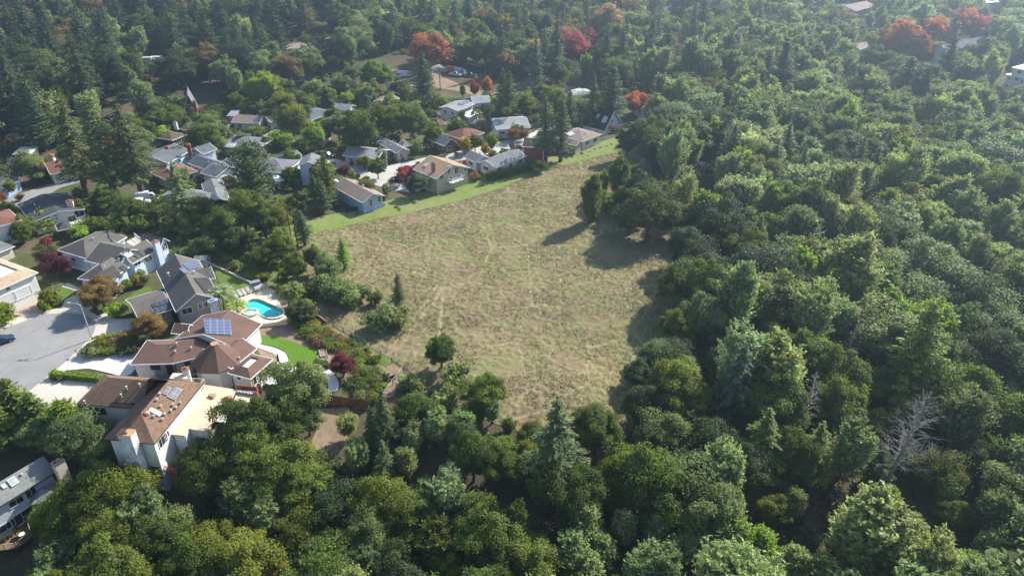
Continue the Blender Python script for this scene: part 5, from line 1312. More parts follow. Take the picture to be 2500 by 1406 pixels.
for i in range(len(a_)): j = (i + 1) % len(a_); m.poly([a_[i] + Vector((0, 0, pz + .80)), a_[j] + Vector((0, 0, pz + .80)), a_[j] + Vector((0, 0, pz - .4)), a_[i] + Vector((0, 0, pz - .4))])
m.build('tiled_side', plain('turquoise tiles', (.06, .50, .52), .3, .1, 2), pool)
c = G(613, 766, .8); spa = empty('spa', c, 0, label='small round raised spa beside the turquoise pool', cat='spa'); m = MB(); n0 = 20
for i in range(n0):
    a, b = i / n0 * 6.2832, (i + 1) / n0 * 6.2832; f = lambda an, r, z: c + Vector((r * math.cos(an), r * .8 * math.sin(an), z)); m.prism([f(a, 1.15, .0), f(b, 1.15, .0), f(b, 1.5, .0), f(a, 1.5, .0)], (0, 0, .5))
m.build('wall', plain('spa stone', (.62, .54, .42), .7, .1), spa); MB().prism([f(i / n0 * 6.2832, 1.14, .02) for i in range(n0)], (0, 0, .33)).build('water', plain('spa water', (.30, .50, .58), .08, .2, 3), spa)
def lounger(px, py, rz, lab):
    c = G(px, py, .81); o = empty('sun_lounger', c, rz, label=lab, cat='sun lounger', group='loungers in a row at the pool')
    cs, sn = math.cos(rz), math.sin(rz); L = lambda x, y, z: c + Vector((x * cs - y * sn, x * sn + y * cs, z)); X = Vector((cs, sn, 0)); Y = Vector((-sn, cs, 0)); FB = plain('grey sling', (.40, .38, .37), .8)
    def add(nm, m_, mat):
        q = mesh_obj(nm, m_.mesh(nm, c), mat, o); q.rotation_euler = (0, 0, -rz); return q
    add('seat', MB().box(L(-.25, 0, .35), X * .7, Y * .33, Vector((0, 0, .03))), FB); add('backrest', MB().box(L(.72, 0, .55), X * .33 + Vector((0, 0, .22)), Y * .33, Vector((-.02 * cs, -.02 * sn, .03))), FB)
    for sx in (-.8, .4):
        for sy in (-.28, .28): add('leg', MB().box(L(sx, sy, .17), X * .03, Y * .03, Vector((0, 0, .17))), GALV)
for i, (px, py) in enumerate([(576, 724), (587, 720), (597, 717), (608, 713)]): lounger(px, py, 2.2, f'{["leftmost", "second from left", "third from left", "rightmost"][i]} of four grey loungers beside the pool')
c = G(634, 707, .8); tb = empty('patio_table', c, .4, label='pale patio table on the cream pool terrace, behind the pool', cat='table'); MB().rbox(c + Vector((0, 0, .70)), 2.0, 1.1, .06, .5).build('tabletop', plain('grey tabletop', (.34, .33, .33)), tb)
for sx in (-.8, .8):
    for sy in (-.4, .4): MB().rbox(c + Vector((sx * .88 - sy * .48, sx * .48 + sy * .88, 0)), .07, .07, .70).build('leg', GALV, tb)
for i, (dx, dy) in enumerate([(-1.2, .6), (-.3, 1.2), (.9, 1.2), (1.4, .1), (.2, -1.1), (-1.0, -.8)]):
    q = c + Vector((dx, dy, 0)); o = empty('patio_chair', q, 0, label='grey metal chair around the patio table on the pool terrace', cat='chair', group='chairs around the patio table'); MB().rbox(q + Vector((0, 0, .42)), .48, .48, .05, .5).build('seat', plain('grey sling', (.40, .38, .37), .8), o); MB().rbox(q + Vector((dx * .18, dy * .18, .47)), .46, .05, .42, math.atan2(dy, dx) + 1.57).build('backrest', plain('grey sling', (.40, .38, .37), .8), o)
    for sx in (-.2, .2):
        for sy in (-.2, .2): MB().rbox(q + Vector((sx, sy, 0)), .04, .04, .42).build('leg', GALV, o)
MB().rbox(G(624, 700, .8), 1.9, 1.0, 1.15, .5).rbox(G(624, 700, .8) + Vector((0, 0, 1.15)), 2.05, 1.1, .1, .5).build('barbecue_counter', plain('blue grey counter', (.22, .24, .28), .6), label='grey covered barbecue counter at the corner of the pool terrace', cat='barbecue')
sheet('lawn', [(524,648),(545,655),(585,672),(622,694),(596,708),(574,720),(556,728),(540,700),(528,672)], .6, .06, LAWN2)
sheet('lawn', [(615,824),(640,819),(690,826),(740,846),(783,858),(781,884),(760,891),(706,898),(704,872),(692,856),(662,846),(630,840)], .5, .16, LAWN)
sheet('garden_soil', [(600,800),(700,778),(760,775),(800,792),(875,838),(985,905),(962,968),(905,985),(860,962),(838,915),(800,895),(740,905),(640,880),(620,830)], .9, .05, SOIL)
sheet('garden_path', smooth_poly([(603,795),(612,800),(617,822),(632,840),(664,848),(693,860),(704,878),(706,899),(745,893),(780,893),(808,906),(827,934),(822,955),(803,956),(800,935),(780,915),(745,912),(700,925),(664,948),(645,930),(668,905),(678,882),(668,864),(636,852),(612,836)], 3), .5, .12, CONCW)
sheet('dirt_yard', [(775,998),(850,995),(872,1025),(842,1098),(775,1130),(752,1095),(778,1040)], 1, .06, SOIL)
# ------------------------------------------------ fences
def fence(name, pts, h, label, mat, kind='wire', post=2.2, cat='fence'):
    p = [G(*a) for a in pts]; o = empty(name, p[0], 0, label=label, cat=cat); m = MB(); k_ = MB()
    for a, b in zip(p[:-1], p[1:]):
        d = b - a; L = d.length; u = d.normalized(); s = Vector((-u.y, u.x, 0)).normalized(); n = max(1, int(L / post))
        for i in range(n + (b is p[-1])):
            q = a + d * i / n; q.z = h1(q.x, q.y); k_.rbox(q - Vector((0, 0, .3)), .11, .11, h + .35, math.atan2(u.y, u.x))
        for i in range(n):
            q0 = a + d * i / n; q1 = a + d * (i + 1) / n; q0.z = h1(q0.x, q0.y); q1.z = h1(q1.x, q1.y); up = Vector((0, 0, 1))
            if kind == 'wire':
                m.tube([q0 + up * h, q1 + up * h], .045, 4)
                for f in (.25, .5, .75): m.tube([q0 + up * h * f, q1 + up * h * f], .012, 3, False)
            elif kind == 'plank':
                nb = int((q1 - q0).length / .16)
                for j in range(nb):
                    c0 = q0.lerp(q1, (j + .5) / nb); m.box(c0 + up * h * .5 + s * .06, u * .072, s * .012, up * (h * .5 - .01 * (j % 3)))
            else: m.box((q0 + q1) / 2 + up * h * .5, (q1 - q0) / 2, s * .1, up * h * .5)
    m.build({'wire': 'rails', 'plank': 'boards', 'wall': 'wall'}[kind], mat, o)
    if kind != 'wall': k_.build('posts', plain('dark posts', (.07, .05, .04), .9) if kind == 'wire' else mat, o)
    return o
PINE = plain('weathered fence rail', (.42, .36, .27), .85, .15, 2)
fence('wire_fence', [(795, 785), (860, 825), (930, 868), (985, 905)], 1.2, 'low wire fence with a pale top rail between the garden bank and the meadow', PINE)
fence('wire_fence', [(985, 905), (960, 940), (935, 975)], 1.2, 'short wire fence run at the lower corner of the garden bank', PINE)
fence('wire_fence', [(862, 912), (900, 945), (925, 970)], 1.2, 'dark post fence on the bare bank right of the plum tree', plain('dark rail', (.10, .075, .055), .9))
fence('wire_fence', [(765, 1135), (805, 1115), (830, 1100)], 1.2, 'dark post and rail fence at the bottom of the brown dirt yard', plain('dark rail', (.10, .075, .055), .9))
fence('plank_fence', [(548, 942), (600, 950), (640, 958)], 1.8, 'red brown plank fence between the tan flat roof and the white sunroom', plain('red plank', (.20, .075, .048), .9, .25, 3), 'plank')
fence('plank_fence', [(775, 982), (830, 990), (900, 1000)], 1.9, 'dark red brown plank fence along the top of the brown dirt yard', plain('red plank dark', (.15, .060, .040), .9, .25, 3), 'plank')
fence('garden_wall', [(500, 640), (560, 668), (625, 698)], .5, 'low pale wall along the far edge of the upper lawn', plain('pale wall', (.55, .50, .40), .8, .1), 'wall')
fence('wire_fence', [(632, 700), (690, 722), (735, 748)], 1.3, 'thin dark fence along the far side of the pool terrace', plain('dark wire', (.06, .06, .06), .7))
fence('plank_fence', [(845, 522), (890, 510), (940, 492)], 1.2, 'dark fence in front of the sky blue gable house', plain('dark board', (.045, .035, .03), .9, .2, 3), 'plank')
fence('stone_wall', [(767, 772), (785, 782), (797, 792)], .8, 'short stepped red stone wall at the corner of the pool garden', plain('red stone', (.36, .22, .18), .9, .3, 3), 'wall')

# ------------------------------------------------ garden things
def thing(name, px, py, label, cat, up=0.0, rz=0.0): c = G(px, py, up); return empty(name, c, rz, label=label, cat=cat), c
for px, py, rz, lab in ((790, 868, .35, 'upper one of two wooden raised beds by the lawn tip'), (788, 882, .5, 'lower one of two wooden raised beds by the lawn tip')):
    o, c = thing('raised_bed', px, py, lab, 'raised bed'); m = MB(); X_ = Vector((math.cos(rz), math.sin(rz), 0)); Y_ = Vector((-math.sin(rz), math.cos(rz), 0))
    for s_ in (-1, 1): m.box(c + X_ * s_ * .62 + Vector((0, 0, .3)), X_ * .04, Y_ * 1.14, Vector((0, 0, .4))); m.box(c + Y_ * s_ * 1.1 + Vector((0, 0, .3)), X_ * .58, Y_ * .04, Vector((0, 0, .4)))
    m.build('frame', PINE, o); MB().box(c + Vector((0, 0, .25)), X_ * .57, Y_ * 1.05, Vector((0, 0, .3))).build('soil', SOIL, o)
o, c = thing('patio_umbrella', 682, 893, 'dark folded umbrella standing on the white path by the sunroom', 'umbrella', .1); MB().rbox(c, .8, .8, .1).build('base', plain('dark base', (.05, .05, .055), .6), o); MB().lathe(c, [(.04, .1), (.04, 1.0), (.22, 1.05), (.16, 2.3), (.03, 2.7)], 10).build('canopy', plain('dark canvas', (.045, .05, .055), .9), o)
for i, (px, py, cc, lab) in enumerate([(341, 906, (.03, .07, .30), 'blue wheeled bin beside the white house wall'), (365, 907, (.05, .055, .05), 'left dark wheeled bin by the white house wall'), (376, 909, (.06, .06, .06), 'right dark wheeled bin by the white house wall')]):
    o, c = thing('wheeled_bin', px, py, lab, 'bin'); BM = plain(f'bin plastic {i}', cc, .5, .1); m = MB(); a = [c + Vector((x * .26, y * .28, 0)) for x, y in ((-1, -1), (1, -1), (1, 1), (-1, 1))]; b = [c + Vector((x * .33, y * .38, 1.0)) for x, y in ((-1, -1), (1, -1), (1, 1), (-1, 1))]
    for k in range(4): m.poly([a[k], a[(k + 1) % 4], b[(k + 1) % 4], b[k]])
    m.poly(a[::-1]); m.build('body', BM, o); MB().rbox(c + Vector((0, 0, 1.003)), .74, .84, .09).build('lid', BM, o)
    for sx in (-.27, .27): MB().tube([c + Vector((sx - .03, .34, .12)), c + Vector((sx + .03, .34, .12))], .12, 10).build('wheel', plain('tyre', (.02, .02, .02), .9), o)
o, c = thing('greenhouse', 496, 646, 'small clear framed greenhouse at the end of the upper lawn', 'greenhouse'); m = MB()
for x in (-1.3, 0, 1.3):
    for y in (-.9, .9): m.tube([c + Vector((x, y, 0)), c + Vector((x, y, 1.6)), c + Vector((x, 0, 2.2))], .04, 4)
for y, z in ((-.9, 1.6), (.9, 1.6), (0, 2.2), (-.9, .1), (.9, .1)): m.tube([c + Vector((-1.3, y, z)), c + Vector((1.3, y, z))], .04, 4)
m.build('frame', TRIM, o); MB().rbox(c, 2.5, 1.7, .08).build('base', CONC, o)
gm, nt, bs = newmat('greenhouse film'); bs.inputs['Base Color'].default_value = (.6, .66, .66, 1); bs.inputs['Alpha'].default_value = .35; m = MB()
for y in (-.88, .88): m.poly([c + Vector((-1.28, y, .1)), c + Vector((1.28, y, .1)), c + Vector((1.28, y, 1.58)), c + Vector((-1.28, y, 1.58))]); m.poly([c + Vector((-1.28, y, 1.6)), c + Vector((1.28, y, 1.6)), c + Vector((1.28, 0, 2.17)), c + Vector((-1.28, 0, 2.17))])
m.build('panes', gm, o)
o, c = thing('garden_bench', 958, 928, 'small dark brown bench standing on the bare bank', 'bench'); MB().rbox(c + Vector((0, 0, .4)), 1.3, .45, .06, .6).build('seat', plain('dark timber', (.07, .04, .03), .9), o); MB().rbox(c + Vector((.1, .2, .46)), 1.3, .06, .45, .6).build('backrest', plain('dark timber', (.07, .04, .03), .9), o)
for s_ in (-.5, .5): MB().rbox(c + Vector((s_ * .82, s_ * .56, 0)), .08, .4, .4, .6).build('leg', plain('dark timber', (.07, .04, .03), .9), o)
o, c = thing('mailbox', 191, 869, 'small mailbox on a leaning post by the bright driveway', 'mailbox', .13); MB().tube([c - Vector((0, 0, .2)), c + Vector((-.1, 0, 1.05))], .05, 6).build('post', plain('dark timber', (.07, .04, .03), .9), o); MB().rbox(c + Vector((-.12, 0, 1.05)), .22, .45, .2, .5).tube([c + Vector((-.02, -.2, 1.25)), c + Vector((-.22, .2, 1.25))], .1, 8).build('box', plain('red brown metal', (.25, .10, .07), .5), o)
# ------------------------------------------------ street lamps and poles
def lamp(px, py, h, ax, ay, label):
    c = G(px, py, .1); o = empty('street_lamp', c, 0, label=label, cat='street lamp'); MB().tube([c - Vector((0, 0, .3)), c + Vector((0, 0, h))], [.13, .08], 8).build('pole', plain('galvanised pole', (.44, .44, .43), .55, .1, 2), o)
    e = c + Vector((ax, ay, h + .35)); MB().tube([c + Vector((0, 0, h - .05)), c + Vector((ax * .4, ay * .4, h + .3)), e], [.06, .05, .04], 6).build('arm', GALV, o); d = Vector((ax, ay, 0)).normalized(); s_ = Vector((-d.y, d.x, 0)); MB().box(e + d * .25 - Vector((0, 0, .03)), d * .34, s_ * .14, Vector((0, 0, .07))).build('lamp_head', plain('lamp head', (.36, .36, .36), .5), o)
lamp(225, 828, 7.3, -1.9, .25, 'grey street lamp with a curved arm at the mouth of the cul-de-sac drives')
lamp(13, 484, 7.3, -1.5, -.9, 'grey street lamp by the road at the photo\'s left edge'); lamp(945, 406, 7.5, -1.4, -1.0, 'thin grey street lamp at the street bend in front of the pale grey house')
def pole(px, py, h, label, arms=True):
    c = G(px, py); o = empty('utility_pole', c, 0, label=label, cat='utility pole'); MB().tube([c - Vector((0, 0, .5)), c + Vector((0, 0, h))], [.17, .11], 7).build('pole', plain('pole timber', (.11, .08, .06), .95, .2), o)
    if arms: MB().rbox(c + Vector((0, 0, h - .7)), 2.2, .12, .14, .4).build('crossarm', plain('pole timber', (.11, .08, .06), .95, .2), o)
    return c + Vector((0, 0, h - .5))
pole(713, 592, 9, 'left one of two bare thin poles at the meadow\'s upper left corner', False); pole(727, 603, 9, 'right one of two bare thin poles at the meadow\'s upper left corner', False)
w0 = pole(949, 262, 9, 'utility pole in front of the faded rose roof'); w1 = pole(1075, 222, 9, 'utility pole at the edge of the dirt yard with trucks'); w2 = pole(1580, 300, 9, 'utility pole by the white walled house right of the black roof')
w3 = pole(790, 68, 9, 'utility pole on the pale clearing at the top of the photo'); w4 = pole(700, 78, 9, 'utility pole left of the pale clearing at the top')
def wires(a, b, label):
    o = MB()
    for d in (-.8, 0, .8): o.tube([a.lerp(b, s) + Vector((d * .9, d * .4, -2.2 * 4 * s * (1 - s) * (b - a).length / 90)) for s in [i / 10 for i in range(11)]], .022, 3, False)
    o.build('power_lines', plain('cable', (.10, .10, .10), .6), label=label, cat='power lines')
wires(w0, w1, 'three power lines over the gardens towards the dirt yard'); wires(w3, w4, 'three sagging power lines over the pale clearing at the top')
sheet('clearing', [(745,85),(800,58),(850,62),(845,85),(790,112),(755,108)], 2, .1, grass_mat('dry clearing', [(.20,.17,.11), (.15,.14,.08), (.17,.14,.10), (.11,.10,.06)], .5))
# ------------------------------------------------ vehicles
TYRE = plain('tyre', (.02, .02, .02), .9)
def car(px, py, hd, paint, label, typ='car', up=.06, cat=None, k=1.0):
    c = G(px, py, up); rz = R(hd); o = empty({'car': 'parked_car', 'suv': 'parked_car', 'pickup': 'pickup_truck', 'truck': 'truck', 'tank': 'tank_truck'}[typ], c, rz, label=label, cat=cat or {'car': 'car', 'suv': 'car', 'pickup': 'pickup truck', 'truck': 'truck', 'tank': 'truck'}[typ])
    PM = plain('car paint %.2f %.2f %.2f' % paint, paint, .36, .04, .6, spec=.4)
    S = {'car': dict(L=4.5, W=1.8, low=[(-2.25,.35),(-2.22,.85),(-1.5,.98),(1.0,.95),(2.0,.80),(2.25,.55),(2.25,.35)], top=[(-1.75,.96),(-1.15,1.42),(.35,1.44),(1.2,.95)], wx=(-1.35, 1.4), wr=.33),
         'suv': dict(L=4.8, W=1.9, low=[(-2.4,.42),(-2.4,1.0),(-2.2,1.08),(1.1,1.08),(2.25,.98),(2.4,.7),(2.4,.42)], top=[(-2.3,1.07),(-2.05,1.75),(.4,1.78),(1.25,1.07)], wx=(-1.45, 1.5), wr=.38),
         'pickup': dict(L=5.4, W=1.95, low=[(-2.7,.5),(-2.7,1.05),(-.7,1.05),(1.3,1.08),(2.55,1.0),(2.7,.7),(2.7,.5)], top=[(-.7,1.05),(-.45,1.78),(.75,1.78),(1.45,1.07)], wx=(-1.65, 1.7), wr=.4),
         'truck': dict(L=7.5, W=2.3, low=[(-3.75,.6),(-3.75,.95),(1.6,.95),(1.6,1.5),(3.5,1.5),(3.75,.9),(3.75,.6)], top=[(1.7,1.5),(1.8,2.45),(2.9,2.45),(3.4,1.5)], wx=(-2.4, 2.6), wr=.48),
         'tank': dict(L=8.0, W=2.4, low=[(-4,.7),(-4,1.0),(1.8,1.0),(1.8,1.6),(3.8,1.5),(4,.9),(4,.7)], top=[(1.9,1.5),(2.0,2.6),(3.0,2.6),(3.5,1.5)], wx=(-2.5, 2.8), wr=.5)}[typ]
    W = S['W']; o.scale = (k, k, k)
    def side(prof, w0, w1=None, k=.1):
        m_ = MB(); v = []; w1 = w1 or w0
        zm = max(z for _, z in prof); z0 = min(z for _, z in prof)
        for sgn in (-1, 1): v.append([(x, sgn * (w0 + (w1 - w0) * (z - z0) / (zm - z0 + 1e-6)) / 2, z) for x, z in prof])
        n = len(prof); m_.v = v[0] + v[1]; m_.f = [tuple(range(n)), tuple(range(n, 2 * n))[::-1]] + [(i, (i + 1) % n, n + (i + 1) % n, n + i) for i in range(n)]
        me = m_.mesh('body'); bm = bmesh.new(); bm.from_mesh(me); bmesh.ops.bevel(bm, geom=bm.edges[:], offset=k, segments=2, affect='EDGES', profile=.6); bm.to_mesh(me); bm.free()
        for p in me.polygons: p.use_smooth = True
        return me
    mesh_obj('body', side(S['low'], W, W * .97, .08), PM, o)
    cab = mesh_obj('cabin', side(S['top'], W * .92, W * .74, .06), PM, o)
    gl = [(x * .985 + .0, z) for x, z in S['top']]; xs = [x for x, _ in gl]; zt_ = max(z for _, z in gl); zb = min(z for _, z in gl); cx = sum(xs) / 4
    gp = [(cx + (x - cx) * .93, zb + .06 + (z - zb) * .82) for x, z in gl]; mesh_obj('window', side(gp, W * .925, W * .775, .01), GLASS, o)
    ws = [(cx + (x - cx) * 1.012, zb + .07 + (z - zb) * .80) for x, z in gl]; mesh_obj('windscreen', side(ws, W * .80, W * .66, .01), GLASS, o)
    for wx in S['wx']:
        for sy in (-1, 1):
            w_ = mesh_obj('wheel', MB().tube([(wx, sy * (W / 2 - .2), S['wr']), (wx, sy * (W / 2 + .015), S['wr'])], S['wr'], 14).mesh('tyre'), TYRE, o); mesh_obj('rim', MB().tube([(wx, sy * (W / 2 + .01), S['wr']), (wx, sy * (W / 2 + .03), S['wr'])], S['wr'] * .6, 10).mesh('rim'), GALV, w_)
    hx = S['L'] / 2
    for sy in (-1, 1): mesh_obj('headlight', MB().box((hx - .02, sy * W * .36, .72 if typ in ('car',) else .85), (.04, 0, 0), (0, .2, 0), (0, 0, .08)).mesh('headlight'), plain('headlight glass', (.6, .6, .58), .15), o)
    if typ == 'truck': mesh_obj('cargo_box', MB().box((-1.1, 0, 2.1), (2.6, 0, 0), (0, 1.2, 0), (0, 0, 1.12)).mesh('cargo'), PM, o)
    if typ == 'tank': mesh_obj('tank', MB().tube([(-3.9, 0, 2.1), (-3.7, 0, 2.1), (1.4, 0, 2.1), (1.6, 0, 2.1)], [.8, 1.12, 1.12, .8], 18).mesh('tank'), PM, o)
    return o
car(4, 838, 42, (.018, .035, .095), 'dark blue car on the cul-de-sac, cut by the left edge of the photo', up=.14)
car(344, 500, 12, (.62, .64, .65), 'upper one of two white off road cars on the shaded drive', 'suv'); car(352, 516, 8, (.66, .68, .70), 'lower one of two white off road cars on the shaded drive', 'suv'); None
car(357, 486, 20, (.60, .61, .62), 'white box truck parked above the two white off road cars', 'truck', k=.62)
car(579, 312, -8, (.03, .035, .045), 'dark car parked on the upper street beside the faded rose roofed house'); car(797, 384, -18, (.03, .032, .035), 'dark pickup parked on the street left of the bend', 'pickup'); car(696, 345, -10, (.05, .10, .24), 'blue car parked below the upper street')
car(1213, 328, 30, (.60, .60, .58), 'white car parked in front of the long pale grey roofed house'); car(385, 357, 20, (.30, .31, .31), 'silver car on the pink drive above the pale blue red chimney house', up=.1)
car(1122, 182, -35, (.42, .52, .62), 'pale blue tank truck standing on the dirt yard', 'tank', k=.85); car(1106, 178, -30, (.55, .18, .05), 'orange truck beside the pale blue tank truck', 'truck', k=.75); car(1146, 188, -10, (.03, .03, .035), 'dark pickup right of the pale blue tank truck', 'pickup'); car(1112, 186, -20, (.62, .62, .6), 'white pickup in front of the pale blue tank truck', 'pickup')
car(1305, 220, 120, (.22, .36, .58), 'blue tank truck alone on the right dirt yard', 'tank', k=.8); car(972, 190, 20, (.62, .63, .64), 'left white pickup among trees left of the dirt yard', 'pickup'); car(988, 188, 15, (.60, .61, .66), 'right white truck among trees left of the dirt yard', 'truck', k=.7)
car(366, 156, 5, (.60, .62, .62), 'left white truck in the clearing of the upper left forest', 'truck', k=.8); car(390, 154, 5, (.64, .65, .65), 'right white truck in the clearing of the upper left forest', 'truck', k=.8)
# ------------------------------------------------ tarpaulins and a gravel heap
def tarp(px, py, w, d, h, rz, label, cat='tarpaulin', mat=None):
    c = G(px, py); m = MB(); X_ = Vector((math.cos(rz), math.sin(rz), 0)); Y_ = Vector((-math.sin(rz), math.cos(rz), 0)); g = random.Random(int(px)); n = 8
    P_ = [[c + X_ * w * (i / n - .5) + Y_ * d * (j / n - .5) + Vector((0, 0, (h * (1 - (2 * i / n - 1) ** 2) * (1 - (2 * j / n - 1) ** 4) + g.uniform(0, .25)) if 0 < i < n and 0 < j < n else .0)) for j in range(n + 1)] for i in range(n + 1)]
    for i in range(n):
        for j in range(n): m.poly([P_[i][j], P_[i + 1][j], P_[i + 1][j + 1], P_[i][j + 1]])
    m.build('covered_boat' if cat == 'boat' else cat.replace(' ', '_'), mat or plain('white tarpaulin', (.72, .72, .72), .6, .06, 1), label=label, cat=cat)
tarp(356, 550, 4.2, 2.6, 1.2, .5, 'white covered boat in the garden below the two white off road cars', 'boat'); tarp(657, 510, 4, 2.5, .8, .3, 'white crumpled tarpaulin right of the spreading pine\'s foot'); tarp(633, 512, 1.4, 2.6, .7, 1.2, 'upturned pale blue dinghy at the foot of the spreading pine', 'dinghy', plain('pale blue hull', (.40, .56, .66), .5)); tarp(683, 437, 3, 2, 1.0, .2, 'white cover over garden things right of the two storey pale blue house'); tarp(1072, 172, 9, 6, 2.0, .2, 'grey gravel heap at the edge of the dirt yard', 'gravel heap', plain('gravel', (.36, .33, .30), .95, .2, 2)); tarp(1418, 226, 10, 6, 1.2, .3, 'pale rubble heap in front of the dark firs', 'rubble heap', plain('rubble', (.50, .48, .47), .95, .35, 1)); tarp(820, 455, 3, 2.4, 1.8, .3, 'cream canvas awning beside the small dark conifers', 'awning', plain('cream canvas', (.60, .54, .44), .8)); tarp(1718, 405, 4, 7, .6, .1, 'white glinting roof sheet among the dark trees right of the meadow', 'roof sheet')
# ------------------------------------------------ tussocks of the meadow
n = 150000; xs = [p[0] for p in MEADW]; ys = [p[1] for p in MEADW]; X = RNG.uniform(min(xs), max(xs), n); Y = RNG.uniform(min(ys), max(ys), n); k = inside(MEADW, X, Y) & (fnoise(X, Y, .22, 3) + RNG.normal(0, .12, n) > .45); X, Y = X[k], Y[k]; n = len(X)
sz = RNG.uniform(.22, .55, n) * (1 + 1.0 * (RNG.random(n) > .99)); zz = H(X, Y); C = []; Nn = []; Tt = []; Ls = []; va = []; ti = []
tuf = np.array([(.205,.172,.088), (.168,.170,.068), (.188,.142,.084), (.145,.175,.054), (.235,.205,.108)]); ki = np.clip((fnoise(X + 31, Y, .09, 3) * 7 - 1 + RNG.normal(0, 1.0, n)).astype(int), 0, 4)
for b in range(4):
    an = RNG.random(n) * 6.28; o = np.c_[np.cos(an), np.sin(an), np.zeros(n)]; C.append(np.c_[X, Y, zz + .10 + .12 * sz] + o * (.17 * sz)[:, None]); Nn.append(unit(o + np.c_[np.zeros((n, 2)), np.full(n, 2.2)] + RNG.normal(size=(n, 3)) * .3)); Tt.append(o * 1.4 + np.array([0, 0, .5])); Ls.append(.27 * sz); va.append(RNG.normal(.5, .16, n)); ti.append(tuf[ki])
C = np.concatenate(C); L_ = np.concatenate(Ls); v_, q_ = leaves(C, np.concatenate(Nn), L_, L_ * .42, np.concatenate(Tt))
mesh_obj('grass', np_mesh('meadow_tussocks', v_, q_, {'v': np.clip(np.concatenate(va), 0, 1), 'tint': np.concatenate(ti)}), leaf_mat('dry grass blades', True, .35, .8, .1), kind='stuff', label='dry grass tussocks over the meadow', cat='grass')
# tufts and molehills dotted over the green verge
VW = [tuple(G(*p))[:2] for p in VERGE]
for px, py in [(898,512),(935,503),(968,508),(975,514),(1005,490),(1012,497),(1066,478),(1095,470),(1110,466),(1180,455),(1192,450),(1240,438),(1285,420),(1320,405),(1345,400),(1372,392),(1396,385),(1420,376),(1440,372),(1452,366),(1466,362),(1480,358),(1492,354),(1435,382),(870,525)]:
    q = G(px, py); plant('shrub', q.x, q.y, random.uniform(.25, .5), random.uniform(.3, .7), 'brown', 'small dark brown tuft dotting the bright green grass strip', 'tufts on the bright grass strip')
NEAR_TREES = 640
# ============================================================ the woods between them
ZONES = [  # polygon in photo pixels (ground), spacing, mix of (kind, tint, weight, h range)
  ([(-700,960),(-70,1080),(60,1000),(190,1080),(250,1160),(430,1190),(640,1060),(770,1020),(840,1090),(900,1050),(1000,990),(1130,1010),(1250,1060),(1400,1100),(1500,1090),(1560,1700),(-700,1700)], 4.7, 'near'),
  ([(1520,1090),(1620,960),(1680,800),(1700,600),(1640,480),(1580,380),(1640,320),(1900,300),(3200,380),(3400,1800),(1500,1800)], 6.4, 'right'),
  ([(1540,330),(1600,280),(1640,170),(1900,100),(3100,60),(3200,380),(1900,300)], 7.0, 'upright'),
  ([(-700,440),(100,380),(260,335),(390,300),(450,256),(560,256),(700,235),(860,200),(880,165),(900,120),(900,-60),(-700,-60)], 6.9, 'farleft'),
  ([(880,165),(1000,155),(1180,190),(1300,210),(1520,235),(1640,170),(1900,100),(2600,60),(2600,-60),(880,-60)], 7.6, 'far'),
  ([(0,430),(120,400),(300,330),(480,262),(700,240),(880,220),(1100,250),(1300,250),(1500,260),(1500,290),(1300,300),(1000,290),(900,310),(700,330),(560,330),(420,420),(300,430),(150,440)], 6.5, 'town'),
  (SCRUB, 4.0, 'scrub'),
  ([(430,300),(700,280),(900,240),(1100,260),(1520,270),(1510,320),(1400,365),(1250,395),(1060,450),(940,480),(800,515),(690,545),(560,535),(420,500),(330,420),(400,350)], 5.0, 'yard'),
  ([(-600,560),(-100,480),(100,470),(330,480),(470,530),(680,560),(740,600),(760,690),(700,700),(640,690),(560,640),(470,600),(440,640),(400,600),(200,560),(90,600),(-100,640),(-600,800)], 4.2, 'yard'),
]
